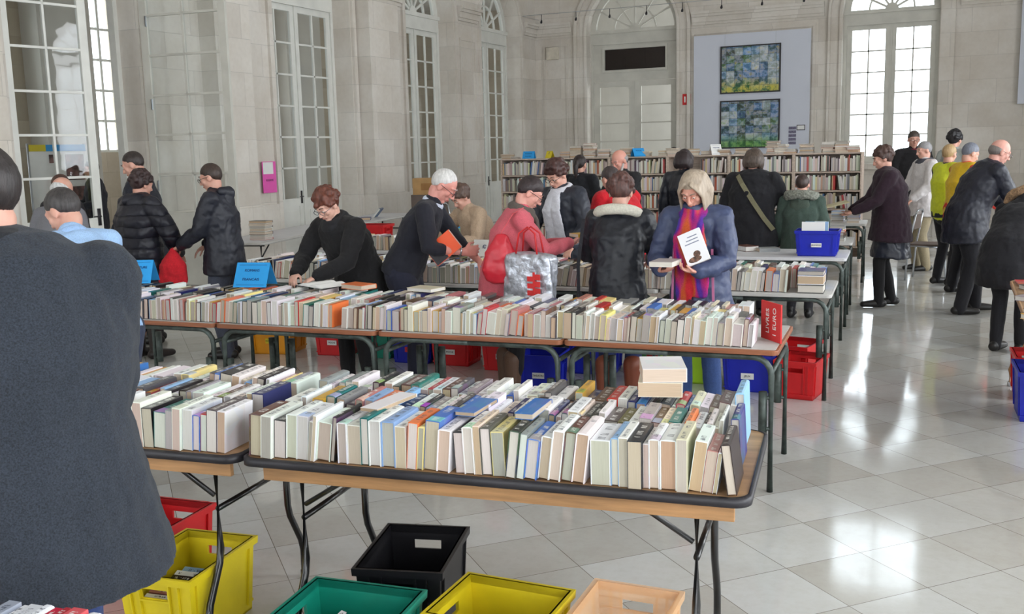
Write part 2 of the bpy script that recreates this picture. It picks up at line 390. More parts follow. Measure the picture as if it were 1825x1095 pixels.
# the gallery beyond the left wall and the room beyond the back door
GX = -16.0
mb = MB(); P = lambda u, z, d: V((GX - d, u, z))
GW = [(11.9, 12.7), (14.6, 15.6), (18.6, 19.5), (23.2, 24.1)]
u = YF
for a, b in GW:
    slab(mb, P, u, a, 0, 6, 0, .4); slab(mb, P, a, b, 0, 1.9, 0, .4); slab(mb, P, a, b, 5.0, 6, 0, .4); u = b
slab(mb, P, u, YB + 5, 0, 6, 0, .4)
struct(mb.build('wall_gallery', STONE_D))
mb = MB(); mb.box(GX, YB + 4.6, 0, XL, YB + 5, 6); mb.box(GX, YF - .4, 0, XL - .55, YF, 6); struct(mb.build('wall_gallery_end', STONE_D))
mb = MB(); mb.box(GX - .4, YF - .4, 6, XL - .55, YB + 5, 6.2); struct(mb.build('ceiling_gallery', PLASTER))
mb = MB(); mb.box(-10.5, YB + 4, 0, -4.5, YB + 4.3, 7); mb.box(-10.6, YB + .55, 0, -10.4, YB + 4.3, 7); mb.box(-4.6, YB + .55, 0, -4.4, YB + 4.3, 7); mb.box(-10.6, YB + .55, 7, -4.4, YB + 4.3, 7.1)
struct(mb.build('wall_vestibule', PLASTER))
area('daylight_or_fill', (-4.75, YB + 2.3, 3.2), (0, R(90), 0), 3.2, 2.2, 190)  # added fill lamp brightening the windowless room behind the glazed back door

def moulding(mb, P, u0, u1, off, wd, pr, z0=0, n=22):
    """raised band that runs up both sides of an opening and round its arch"""
    r = (u1 - u0) / 2 + off; uc = (u0 + u1) / 2
    slab(mb, P, uc - r - wd, uc - r, z0, ZS, -pr, 0); slab(mb, P, uc + r, uc + r + wd, z0, ZS, -pr, 0)
    rs = []
    for i in range(n + 1):
        a = math.pi * i / n; c, s = -math.cos(a), math.sin(a)
        rs.append([P(uc + c * q, ZS + s * q, d) for q, d in ((r, 0), (r, -pr), (r + wd, -pr), (r + wd, 0))])
    mb.rings(rs)
def cornice(mb, P, a, b):
    for z0, z1, pr in ((4.56, 4.62, .05), (4.62, 4.74, .09), (4.74, 4.80, .14), (4.80, 4.86, .18)): slab(mb, P, a, b, z0, z1, -pr, 0)
def panel_mould(mb, P, a, b, z0, z1, w=.05, pr=.025):
    slab(mb, P, a, b, z1 - w, z1, -pr, 0); slab(mb, P, a, b, z0, z0 + w, -pr, 0); slab(mb, P, a, a + w, z0 + w, z1 - w, -pr, 0); slab(mb, P, b - w, b, z0 + w, z1 - w, -pr, 0)
mb = MB(); P = MAPS['left']
for a, b in DOORS_L: moulding(mb, P, a, b, .02, .10, .05); 
for a, b in ((10.75, 11.7), (12.7, 13.2), (16.95, 17.4), (19.75, 20.7), (23.2, 24.0)): cornice(mb, P, a, b)
panel_mould(mb, P, 19.85, 20.6, 1.2, 4.2)
for a, b in ((10.67, 13.28), (15.77, 17.43), (19.72, 20.73), (23.17, 24.0)): slab(mb, P, a, b, 0, .97, -.045, 0)
struct(mb.build('trim_1', STONE))
for i, (a, b) in enumerate(((11.72, 12.5), (15.82, 16.83), (6.6, 8.15))):
    mb = MB(); slab(mb, P, a, b, 0, HC, -.3, 0); slab(mb, P, a - .03, b + .03, 0, .97, -.34, 0)
    for z0, z1, pr in ((4.56, 4.62, .05), (4.62, 4.74, .09), (4.74, 4.80, .14), (4.80, 4.86, .18)): slab(mb, P, a - pr, b + pr, z0, z1, -.3 - pr, 0)
    struct(mb.build('trim_%d' % (i + 2), STONE))
mb = MB(); P = MAPS['back']
moulding(mb, P, BDOOR[0], BDOOR[1], .0, .07, .05); moulding(mb, P, BDOOR[0], BDOOR[1], .26, .08, .07)
moulding(mb, P, BWIN[0], BWIN[1], .0, .07, .06); moulding(mb, P, BWIN[0], BWIN[1], .26, .05, .09)
for a, b in ((-10.5, -9.5), (-6.42, -3.4), (-.6, 4.6)): cornice(mb, P, a, b)
panel_mould(mb, P, -10.28, -9.62, .9, 4.35); panel_mould(mb, P, -6.45, -3.58, .6, 4.42, .07)
slab(mb, P, -.98, -.70, 0, HC, -.12, 0)
for a, b in ((-10.5, -9.15), (-6.72, -3.05), (-.7, 4.6)): slab(mb, P, a, b, 0, .3, -.06, 0)
slab(mb, P, -3.2, -.98, 1.12, 1.25, -.09, 0)
struct(mb.build('trim_5', STONE))

# joinery ------------------------------------------------------------------
def leaf_meshes(W, H, rows, z_glass, mat, cols=2, stile=.11, bar=.03, T=.05):
    f = MB(); top = H - .13
    f.box(0, -T / 2, 0, stile, T / 2, H); f.box(W - stile, -T / 2, 0, W, T / 2, H)
    f.box(stile, -T / 2, top, W - stile, T / 2, H); f.box(stile, -T / 2, 0 if z_glass < .3 else z_glass - .13, W - stile, T / 2, z_glass)
    if z_glass > .3: f.box(stile, -T / 2, 0, W - stile, T / 2, .16)
    gw = W - 2 * stile; gh = top - z_glass
    for i in range(1, cols): x = stile + gw * i / cols; f.box(x - bar / 2, -T * .4, z_glass, x + bar / 2, T * .4, top)
    for j in range(1, rows): z = z_glass + gh * j / rows; f.box(stile, -T * .4, z - bar / 2, W - stile, T * .4, z + bar / 2)
    p = MB(); p.box(stile, -.012, .16, W - stile, .012, z_glass - .13)
    p.box(stile + .08, -.02, .24, W - stile - .08, .02, z_glass - .21)
    g = MB(); g.box(stile, -.002, z_glass, W - stile, .002, top)
    return f, p, g
def door_leaf(parent, M, W, H, rows, zg, mat, handle=False, name='door_leaf', panel=True):
    f, p, g = leaf_meshes(W, H, rows, zg, mat)
    o = f.build(name, mat); o.matrix_world = M; o.parent = parent
    if panel: p.build('lower_panel', mat, o)
    g.build('glass_pane', GLASS, o)
    if handle:
        h = MB(); h.limb([(W - .05, -.03, 1.02), (W - .05, -.07, 1.02), (W - .15, -.075, 1.02)], [.009, .009, .009], n=8)
        h.box(W - .075, -.033, .9, W - .03, -.026, 1.12)
        h.build('door_handle', EDGE_B, o, True)
    return o
def Mat_u(side, u, d, z=0, ang=0):
    """local x runs along +u of the wall, local -y faces the room"""
    if side == 'left': m = Matrix.Translation((XL - d, u, z)) @ Matrix.Rotation(R(90) + ang, 4, 'Z')
    elif side == 'back': m = Matrix.Translation((u, YB + d, z)) @ Matrix.Rotation(ang, 4, 'Z')
    elif side == 'right': m = Matrix.Translation((XR + d, u, z)) @ Matrix.Rotation(R(90) + ang, 4, 'Z')
    else: m = Matrix.Translation((u, YF - d, z)) @ Matrix.Rotation(ang, 4, 'Z')
    return m
def fanlight(root, P, u0, u1, d, mat, spokes=(28, 56, 90, 124, 152)):
    r = (u1 - u0) / 2; uc = (u0 + u1) / 2; mb = MB(); n = 22; z0 = ZS + .02
    rs = []
    for i in range(n + 1):
        a = math.pi * i / n; c, s = -math.cos(a), math.sin(a)
        rs.append([P(uc + c * q, ZS + s * q, dd) for q, dd in ((r - .14, d - .04), (r + .01, d - .04), (r + .01, d + .04), (r - .14, d + .04))])
    mb.rings(rs)
    rs = []
    for i in range(n + 1):
        a = math.pi * i / n; c, s = -math.cos(a), math.sin(a)
        rs.append([P(uc + c * q, z0 + s * q, dd) for q, dd in ((r * .45, d - .025), (r * .45 + .035, d - .025), (r * .45 + .035, d + .025), (r * .45, d + .025))])
    mb.rings(rs)
    for k in spokes:
        c, s = math.cos(R(k)), math.sin(R(k)); a = P(uc + c * .12, z0 + s * .12, d); b = P(uc + c * (r - .1), z0 + s * (r - .1), d)
        mb.bar(a, b, .035, .045, side=P(0, 0, 1) - P(0, 0, 0))
    rs = [[P(uc + math.cos(math.pi * i / 10) * .14, z0 + math.sin(math.pi * i / 10) * .14, dd) for i in range(11)] for dd in (d - .04, d + .04)]
    mb.rings(rs)
    mb.build('fanlight_frame', mat, root)
    g = MB(); A = [P(uc - (r - .08) * math.cos(math.pi * i / n), ZS + (r - .08) * math.sin(math.pi * i / n), d - .002) for i in range(n + 1)]
    g.prism(A, P(0, 0, .004) - P(0, 0, 0)); g.build('fanlight_glass', GLASS, root)
def arched_unit(name, side, u0, u1, d, mat, sill=0, leaves='closed', rows=6, zg=1.0, ztop=4.32, panel=True):
    P = MAPS[side]; root = struct(empty(name)); mb = MB(); j = .07
    slab(mb, P, u0, u0 + j, sill, ZS, d - .05, d + .07); slab(mb, P, u1 - j, u1, sill, ZS, d - .05, d + .07)
    slab(mb, P, u0 + j, u1 - j, ztop, ZS, d - .05, d + .07); slab(mb, P, u0, u1, ZS - .05, ZS + .03, d - .09, d + .07)
    slab(mb, P, u0 + j, u1 - j, ztop - .035, ztop, d - .08, d - .05)
    if sill: slab(mb, P, u0 + j, u1 - j, sill, sill + .05, d - .08, d + .07)
    mb.build('door_frame' if not sill else 'window_frame', mat, root)
    fanlight(root, P, u0, u1, d, mat)
    zb = sill + .05 if sill else .01; W = (u1 - u0 - 2 * j) / 2 - .004; Hh = ztop - zb - .005
    if leaves == 'closed':
        nm = 'door_leaf' if not sill else 'window_sash'
        door_leaf(root, Mat_u(side, u0 + j + .002, d, zb), W, Hh, rows, zg - zb, mat, not sill, nm, panel)
        m2 = Mat_u(side, u1 - j - .002, d, zb) @ Matrix.Scale(-1, 4, V((1, 0, 0)))
        f, p, g = leaf_meshes(W, Hh, rows, zg - zb, mat)
        for b in (f, p, g): b.v = [V((-q.x, q.y, q.z)) for q in b.v]
        o = f.build(nm, mat); o.matrix_world = Mat_u(side, u1 - j - .002, d, zb); o.parent = root
        if panel: p.build('lower_panel', mat, o)
        g.build('glass_pane', GLASS, o)
        b = MB(); xm = 0; b.box(-W - .012, -.045, 0, -W + .03, -.027, Hh); b.build('meeting_stile', mat, o)
    return root, W, Hh
for i, (a, b) in enumerate(DOORS_L):
    r_, W_, H_ = arched_unit('door_%d' % (i + 1), 'left', a, b, .42, WHITE, leaves='open' if i == 0 else 'closed')
    if i == 0:
        M1 = Matrix.Translation((-10.6, 8.44, .01)) @ Matrix.Rotation(R(90 - 11), 4, 'Z'); door_leaf(r_, M1, 1.12, H_, 6, 1.0, WHITE, True)
        M2 = Matrix.Translation((-10.42, 10.52, .01)) @ Matrix.Rotation(R(5.3), 4, 'Z'); o2 = door_leaf(r_, M2, 1.36, H_, 6, 1.0, GREYP, False)
        hb = MB()
        for z in (1.3, 2.4, 3.5): hb.box(.1, -.05, z, .115, -.025, z + .14)
        hb.build('hinge', METAL_S, o2)
for i, (a, b) in enumerate(((-.6 - .95, -.6 + .95), (3.6 - 1.05, 3.6 + 1.05))): arched_unit('door_%d' % (i + 6), 'left', a, b, .42, WHITE)
# back door: black glass transom light over two glazed leaves
rb, _, _ = arched_unit('door_5', 'back', BDOOR[0], BDOOR[1], .3, GREYP, leaves='none')
P = MAPS['back']; u0, u1 = BDOOR[0] + .07, BDOOR[1] - .07
f = MB()
for (a, b, c, d_) in ((u0, u1, 4.16, 4.32), (u0, u1, 3.38, 3.66), (u0, u0 + .3, 3.66, 4.16), (u1 - .3, u1, 3.66, 4.16)): slab(f, P, a, b, c, d_, .26, .34)
panel_mould(f, lambda u, z, d: P(u, z, d + .26), u0 + .24, u1 - .24, 3.60, 4.22, .05, .03)
f.build('transom_panel', GREYP, rb)
g = MB(); slab(g, P, u0 + .3, u1 - .3, 3.66, 4.16, .29, .31)
for k in (1, 2): x = u0 + .3 + (u1 - u0 - .6) * k / 3; slab(g, P, x - .004, x + .004, 3.66, 4.16, .284, .29)
g.build('dark_transom_glass', BLACKG, rb)
Wb = (u1 - u0) / 2 - .003
f_, p_, g_ = leaf_meshes(Wb, 3.36, 5, 1.0, GREYP, stile=.16, cols=1)
for k, x in enumerate((u0 + .001, u0 + Wb + .005)):
    o = f_.build('door_leaf', GREYP); o.matrix_world = Matrix.Translation((x, YB + .3, .01)); o.parent = rb
    p_.build('lower_panel', GREYP, o); g_.build('glass_pane', GLASS, o)
arched_unit('window_1', 'back', BWIN[0], BWIN[1], .2, GREYP, sill=1.25, rows=6, zg=1.42, panel=False, ztop=4.34)
r_ = struct(empty('window_17')); f = MB(); P = MAPS['back']
for q in (-3.0, -2.03, -1.06): slab(f, P, q, q + .06, CLERE[0], CLERE[1], .18, .26)
for z in (CLERE[0], CLERE[0] + .87, CLERE[1] - .06): slab(f, P, -2.94, -2.03, z, z + .06, .18, .26); slab(f, P, -1.97, -1.06, z, z + .06, .18, .26)
f.build('window_frame', GREYP, r_); f = MB(); slab(f, P, -2.94, -1.06, CLERE[0], CLERE[1], .215, .225); f.build('glass_pane', GLASS, r_)
for i, (a, b, s_) in enumerate(RW): arched_unit('window_%d' % (i + 2), 'right', a, b, .2, WHITE, sill=.8, zg=.95, panel=False)
for i, (a, b, s_) in enumerate(FW): arched_unit('window_%d' % (i + 9), 'front', a, b, .2, WHITE, sill=.8, zg=.95, panel=False)
for i, (a, b) in enumerate(GW):
    r_ = struct(empty('window_%d' % (i + 13))); f = MB(); Pg = lambda u, z, d: V((GX - d, u, z))
    for q in (a, (a + b) / 2 - .03, b - .06): slab(f, Pg, q, q + .06, 1.9, 5.0, .1, .16)
    for z in (1.9, 2.5, 3.1, 3.7, 4.3, 4.94): slab(f, Pg, a, b, z, z + .05, .11, .15)
    f.build('window_frame', WHITE, r_); g = MB(); slab(g, Pg, a, b, 1.9, 5.0, .125, .13); g.build('glass_pane', GLASS, r_)
# gallery pilasters and door seen through the open leaf
mb = MB()
for y in (11.2, 11.75): mb.box(GX, y, 0, GX + .12, y + .16, 6)
mb.box(GX, 13.2, 0, GX + .45, 14.4, 6); mb.box(GX, 16.6, 0, GX + .45, 17.9, 6); mb.box(GX, 20.4, 0, GX + .45, 21.8, 6)
struct(mb.build('trim_6', PLASTER))

# ------------------------------------------------------------------ books
def book_proto():
    protos = []
    for kind in ('paper', 'hard'):
        b, c, ins = (.045, .012, 0.0) if kind == 'paper' else (.085, .022, .018)
        mb = MB()
        zt = 1.0
        if kind == 'paper': outer = [(-.5, 0), (-.5, zt - .006), (-.47, zt), (.47, zt), (.5, zt - .006), (.5, 0)]
        else: outer = [(-.5, 0), (-.5, .965), (-.42, .985), (-.2, .998), (.2, .998), (.42, .985), (.5, .965), (.5, 0)]
        inner = [(x * (1 - 2 * b), min(z, zt - c - .01) if z > 0 else 0) for x, z in outer]
        n = len(outer)
        for i in range(n - 1):
            (x0, z0), (x1, z1) = outer[i], outer[i + 1]; (a0, c0), (a1, c1) = inner[i], inner[i + 1]
            spine = 0 < i < n - 2
            bs = len(mb.v)
            for y in (-.5, .5): mb.v += [V((x0, y, z0)), V((x1, y, z1)), V((a1, y, c1)), V((a0, y, c0))]
            for q, m in (((0, 1, 5, 4), 1 if spine else 0), ((3, 7, 6, 2), 0), ((0, 3, 2, 1), 0), ((4, 5, 6, 7), 0)):
                mb.f.append([bs + k for k in q]); mb.m.append(m)
            if i == 0: mb.f.append([bs + k for k in (0, 4, 7, 3)]); mb.m.append(0)
            if i == n - 2: mb.f.append([bs + k for k in (1, 2, 6, 5)]); mb.m.append(0)
        cov = mb.mesh('book_cover', [BCOVER, BSPINE])
        pg = MB(); hx = .5 - b; pg.box(-hx, -.5 + max(ins, .002), max(ins, .004), hx, .5 - max(ins, .002), zt - c - .008)
        protos.append((cov, pg.mesh('book_pages', BPAGES)))
    return protos
BP = book_proto()
COVERS = [('white', (236, 236, 234), 48), ('cream', (224, 214, 188), 8), ('black', (30, 28, 32), 12), ('dark grey', (78, 76, 80), 7), ('grey', (150, 148, 150), 7),
          ('navy blue', (40, 48, 96), 4), ('blue', (62, 110, 190), 3), ('pale blue', (140, 178, 220), 3), ('teal', (20, 110, 100), 2), ('red', (188, 52, 52), 3),
          ('dull pink', (186, 120, 118), 3), ('orange', (230, 120, 66), 2), ('ochre', (206, 160, 60), 3), ('brown', (96, 62, 50), 3), ('olive', (110, 108, 66), 1), ('pale yellow', (236, 220, 140), 2)]
CW = [c[2] for c in COVERS]
PAGES = [(194, 188, 179), (206, 201, 192), (184, 177, 168), (198, 184, 167), (192, 169, 142), (216, 213, 208), (174, 169, 160), (204, 189, 172)]
CNAMES = {c[0]: c[1] for c in COVERS}
bproto = []
for ci, (cm, pm) in enumerate(BP):
    a = bpy.data.objects.new('book', cm); p = bpy.data.objects.new('page_block', pm); bproto.append((a, p))
def put_book(M, t, L, W, cover, pages, hard, label, group=None, cat='book', name='book'):
    """M places the book's local frame: x thickness, y spine length, z from fore-edge (0) up to the spine"""
    a, p = bproto[1 if hard else 0]
    o = a.copy(); col.objects.link(o); q = p.copy(); col.objects.link(q); q.parent = o; o.name = name
    o.matrix_world = M @ Matrix.Diagonal((t, L, W, 1))
    o.color = srgb(cover); q.color = srgb(pages)
    tag(o, label, cat, group); return o
def jitter(c, k=10): return tuple(max(0, min(255, v + random.uniform(-k, k))) for v in c)
def ordinal(n):
    return '%d%s' % (n, 'th' if 10 <= n % 100 <= 20 else {1: 'st', 2: 'nd', 3: 'rd'}.get(n % 10, 'th'))
FAR = {'v': [], 'f': [], 'm': [], 'c': []}
def far_book(M, t, L, W, cover, pages, hard=False):
    """one book of the uncounted remainder: same shape, added to the stuff mesh"""
    b = .07
    def addbox(x0, y0, z0, x1, y1, z1, m, c):
        s = len(FAR['v']); FAR['v'] += [M @ V((x * t, y * L, z * W)) for x, y, z in ((x0, y0, z0), (x1, y0, z0), (x1, y1, z0), (x0, y1, z0), (x0, y0, z1), (x1, y0, z1), (x1, y1, z1), (x0, y1, z1))]
        for i, q in enumerate(((0, 3, 2, 1), (4, 5, 6, 7), (0, 1, 5, 4), (1, 2, 6, 5), (2, 3, 7, 6), (3, 0, 4, 7))):
            FAR['f'].append([s + k for k in q]); FAR['m'].append(m if m != 0 or i != 1 else 1); FAR['c'].append(c)
    cv, pg = srgb(cover), srgb(pages)
    addbox(-.5, -.5, 0, -.5 + b, .5, .98, 0, cv); addbox(.5 - b, -.5, 0, .5, .5, .98, 0, cv); addbox(-.5, -.5, .98, .5, .5, 1, 0, cv)
    addbox(-.5 + b, -.49, .01, .5 - b, .49, .98, 2, pg)
def book_row(p0, ang, length, tmean=.031, L=(.18, .215), W=(.115, .15), label=None, group=None, lean0=0.0, far=False, maxlean=13, fixed=None):
    """a row of books standing on their fore-edges, spines up, running along +x of the rotated frame from p0"""
    x = 0.0; lean = lean0; cnt = 0; run = random.randint(3, 9); out = []
    Rz = Matrix.Translation(p0) @ Matrix.Rotation(ang, 4, 'Z')
    while True:
        cnt += 1
        if run <= 0:
            new = random.gauss(4, 3.2); new = max(-maxlean, min(maxlean, new)); 
            if new < lean: x += .125 * (math.tan(R(lean)) - math.tan(R(new))) * 1.15
            lean = new; run = random.randint(3, 11)
        run -= 1
        nm, cv, _ = random.choices(COVERS, CW)[0]; hard = random.random() < .45
        t = max(.012, min(.062, random.gauss(tmean, tmean * .33))); l_ = random.uniform(*L); w_ = random.uniform(*W)
        pg = random.choice(PAGES)
        if t / math.cos(R(lean)) + x > length: break
        a = R(lean); w0 = t / math.cos(a)
        lz = t / 2 * abs(math.sin(a)) + .001
        # bottom centre of the book
        bx = x + w0 / 2
        M = Rz @ Matrix.Translation((bx, random.uniform(-.006, .006), lz)) @ Matrix.Rotation(a, 4, 'Y')
        out.append((M, t, l_, w_, jitter(cv, 8), jitter(pg, 6), hard, nm)); x += w0 + .0012
    n = len(out)
    for i, (M, t, l_, w_, cv, pg, hard, nm) in enumerate(out):
        if far: far_book(M, t, l_, w_, cv, pg, hard); continue
        th = 'thick ' if t > .04 else 'thin ' if t < .02 else ''
        put_book(M, t, l_, w_, cv, pg, hard, th + nm + '-covered book, ' + label % ordinal(n - i), group)
    return n
def flat_book(x, y, z, t, L, W, rz, cname, label, group=None, pages=None, hard=True, tilt=0.0, far=False, name='book'):
    """book lying on its back cover; its base centre at x,y,z"""
    cv = CNAMES[cname] if isinstance(cname, str) else cname
    M = Matrix.Translation((x, y, z + t / 2)) @ Matrix.Rotation(rz, 4, 'Z') @ Matrix.Rotation(tilt, 4, 'X') @ Matrix.Rotation(R(90), 4, 'Y') @ Matrix.Translation((0, 0, -W / 2))
    pg = pages or random.choice(PAGES)
    if far: return far_book(M, t, L, W, jitter(cv, 8), pg)
    return put_book(M, t, L, W, jitter(cv, 5), pg, hard, label, group, name=name)
def stack(x, y, z, n, rz, label, group, dims=(.03, .2, .14), cols=None):
    zz = z
    for i in range(n):
        t = dims[0] * random.uniform(.6, 1.35); c = cols[i % len(cols)] if cols else random.choices(COVERS, CW)[0][0]
        lab = (label % (c, ordinal(i + 1)))
        flat_book(x + random.uniform(-.006, .006), y + random.uniform(-.006, .006), zz, t, dims[1] * random.uniform(.94, 1.04), dims[2] * random.uniform(.94, 1.04), rz + random.uniform(-.08, .08), c, lab, group)
        zz += t + .0008
    return zz

# ------------------------------------------------------------------ text and signs
def text_obj(s, size, mat, parent, loc, rot=(R(90), 0, 0), name='lettering'):
    c = bpy.data.curves.new(name, 'FONT'); c.body = s; c.size = size; c.align_x = 'CENTER'; c.align_y = 'CENTER'; c.extrude = .0006; c.materials.append(mat)
    tmp = bpy.data.objects.new('tmp', c); me = bpy.data.meshes.new_from_object(tmp); bpy.data.objects.remove(tmp)
    o = bpy.data.objects.new(name, me); col.objects.link(o); o.parent = parent; o.location = loc; o.rotation_euler = rot; return o
def tent_sign(loc, rz, w_, h_, color, lines, label, group=None, spread=.09, ink=None):
    root = empty('tent_card', loc, rz, label, 'sign', group)
    a = math.atan2(spread, h_); ink = ink or INK
    for k, s in enumerate((-1, 1)):
        mb = MB(); mb.quadbox([(-w_ / 2, s * spread, 0), (w_ / 2, s * spread, 0), (w_ / 2, s * spread + .002, 0), (-w_ / 2, s * spread + .002, 0), (-w_ / 2, 0, h_), (w_ / 2, 0, h_), (w_ / 2, .002, h_), (-w_ / 2, .002, h_)])
        pn = mb.build('card_panel', CARDC[color], root); front = pn if s < 0 else front
    for i, (tx, sz) in enumerate(lines):
        zz = h_ * (.68 - .36 * i); text_obj(tx, sz, ink, front, (0, -spread * (1 - zz / h_) - .002, zz), (R(90) - a, 0, 0))
    fr = MB()
    def fp(u, v): return V((u, -spread * (1 - v / h_) - .0015, v))
    for (u0, v0, u1, v1) in ((-.42, .1, .42, .1), (-.42, .9, .42, .9)): fr.bar(fp(u0 * w_, v0 * h_), fp(u1 * w_, v1 * h_), .0018, .001, side=V((0, 0, 1)))
    fr.build('printed_border', ink, front)
    return root

# ------------------------------------------------------------------ crates
def crate(x, y, z, rz, color, label, L=.40, W=.30, H=.27, tagtext=None, group=None, mat=None, side='end', tagcol='white'):
    """stacking crate, long side along local x; handle slots in both ends"""
    c, nm = CR_COL.get(color, ((0, 0, 0), ''))
    m = mat or plastic(nm, c); root = empty('plastic_crate', (x, y, z), rz, label, 'crate', group); mb = MB(); a, b, t = L / 2, W / 2, .006
    hz0, hz1, hw = H * .70, H * .82, .055
    mb.box(-a, -b, 0, a, b, .008)
    for s in (-1, 1):
        mb.box(-a, s * b - (t if s > 0 else 0), 0, a, s * b + (0 if s > 0 else t), H)
        x0 = s * a - (t if s > 0 else 0); x1 = x0 + t
        mb.box(x0, -b + t, 0, x1, b - t, hz0); mb.box(x0, -b + t, hz1, x1, b - t, H)
        mb.box(x0, -b + t, hz0, x1, -hw, hz1); mb.box(x0, hw, hz0, x1, b - t, hz1)
    e = .012
    for (x0, y0, x1, y1) in ((-a - e, -b - e, a + e, -b + t), (-a - e, b - t, a + e, b + e), (-a - e, -b + t, -a + t, b - t), (a - t, -b + t, a + e, b - t)):
        mb.box(x0, y0, H - .028, x1, y1, H)
    for s in (-1, 1):
        for q in (-b * .72, -hw - .012, hw + .006, b * .66):
            x0 = s * a if s > 0 else s * a - .011
            mb.box(x0, q, H * .12, x0 + .011, q + .007, H - .028)
        for q in (-.86, .80):
            y0 = s * b if s > 0 else s * b - .009
            mb.box(q * a, y0, H * .1, q * a + .012, y0 + .009, H - .028)
        x0 = s * a if s > 0 else s * a - .010
        mb.box(x0, -b, H * .1, x0 + .010, b, H * .1 + .01); mb.box(x0, -hw - .012, hz0 - .010, x0 + .010, hw + .012, hz0 - .003)
    for v in mb.v:
        k = .90 + .10 * min(1, v.z / H); v.x *= k; v.y *= k
    mb.build('crate_body', m, root)
    if tagtext is not None:
        k = .955; tp = MB()
        tpo = tp
        if side == 'end': xx = -(a * .95 + .0125); tp.box(xx, -.045, H * .36, xx + .001, .045, H * .52); tpo = tp.build('paper_label', CARDC[tagcol], root); text_obj(tagtext, .02, INKK, tpo, (xx - .001, 0, H * .44), (R(90), 0, R(-90)), 'handwriting')
        elif side == 'long': yy = -(b * .95 + .0125); tp.box(-.045, yy, H * .36, .045, yy + .001, H * .52); tpo = tp.build('paper_label', CARDC[tagcol], root); text_obj(tagtext, .02, INKK, tpo, (0, yy - .001, H * .44), (R(90), 0, 0), 'handwriting')
    return root
def crate_books(x, y, z, rz, n, label, along='x', start=-.15, step=.033, tilt=8, W=.20, cols=None, L=.13, offy=0):
    """books standing on end inside a crate"""
    Rz = Matrix.Translation((x, y, z)) @ Matrix.Rotation(rz, 4, 'Z'); u = start
    for i in range(n):
        c = cols[i % len(cols)] if cols else random.choices(COVERS, CW)[0][0]; t = random.uniform(.018, .032)
        B = Matrix.Rotation(R(90), 4, 'Z') if along == 'y' else Matrix.Identity(4)
        M = Rz @ B @ Matrix.Translation((u, offy, .012 + t * .2)) @ Matrix.Rotation(R(tilt), 4, 'Y')
        put_book(M, t, L * random.uniform(.9, 1.05), W * random.uniform(.88, 1.0), jitter(CNAMES[c]), random.choice(PAGES), False, label % (c, ordinal(i + 1)), 'books inside the crates on the floor')
        u += max(step, t / math.cos(R(tilt)) + .002)

# ------------------------------------------------------------------ tables
def rrect(L, D, r, n=6):
    pts = []
    for cx, cy, a0 in ((L - r, D - r, 0), (r, D - r, 90), (r, r, 180), (L - r, r, 270)):
        for i in range(n + 1): a = R(a0 + 90 * i / n); pts.append((cx + r * math.cos(a), cy + r * math.sin(a)))
    return pts
def folding_table(p, ang, L, D, label, top=LAM_T, edge=EDGE_B, leg=METAL_B, Hh=.74, splay=True, group=None, apron=WOOD_T):
    """p = front left corner on the floor; local x along the front edge"""
    root = empty('folding_table', (p[0], p[1], 0), ang, label, 'table', group)
    o = rrect(L, D, .055); i_ = [(L / 2 + (x - L / 2) * (1 - .024 / L), D / 2 + (y - D / 2) * (1 - .024 / D)) for x, y in o]
    mb = MB(); mb.prism([V((x, y, Hh - .022)) for x, y in i_], (0, 0, .022)); mb.build('table_top', top, root)
    mb = MB(); rs = []
    for k in range(len(o) + 1):
        x, y = o[k % len(o)]; xi, yi = i_[k % len(o)]; rs.append([V((xi, yi, Hh - .03)), V((x, y, Hh - .026)), V((x, y, Hh - .002)), V((xi, yi, Hh + .003))])
    mb.rings(rs, 0, False); mb.build('edge_trim', edge, root, True)
    if apron:
        for y0 in (.045, D - .065):
            mb = MB(); mb.box(.07, y0, Hh - .085, L - .05, y0 + .02, Hh - .031); mb.build('apron', apron, root, bevel=.002)
    for ex, sgn in ((.17, 1), (L - .17, -1)):
        for y0, out in ((.125, -1), (D - .16, 1)):
            mb = MB(); pts = [(ex, y0, Hh - .035), (ex, y0, .35), (ex, y0 + out * .012, .30), (ex, y0 + out * .085, .17), (ex, y0 + out * .10, .12), (ex, y0 + out * .10, 0)]
            mb.tube(pts, .0135, 12); lg = mb.build('leg', leg, root, True)
            mb = MB(); mb.tube([(ex, y0 + out * .10, 0), (ex, y0 + out * .10, .03)], .016, 12); mb.build('foot_cap', EDGE_B if splay else METAL_S, lg, True)
        mb = MB(); mb.tube([(ex, .125, .50), (ex, D - .16, .50)], .0105, 10); mb.tube([(ex, .08, Hh - .045), (ex, D - .08, Hh - .045)], .012, 10)
        mb.build('cross_bar', leg, root, True)
        mb = MB(); mb.tube([(ex + sgn * .23, .13, Hh - .04), (ex + sgn * .22, .13, Hh - .06), (ex + sgn * .01, .125, .55)], .009, 8); mb.build('folding_brace', leg, root, True)
    return root
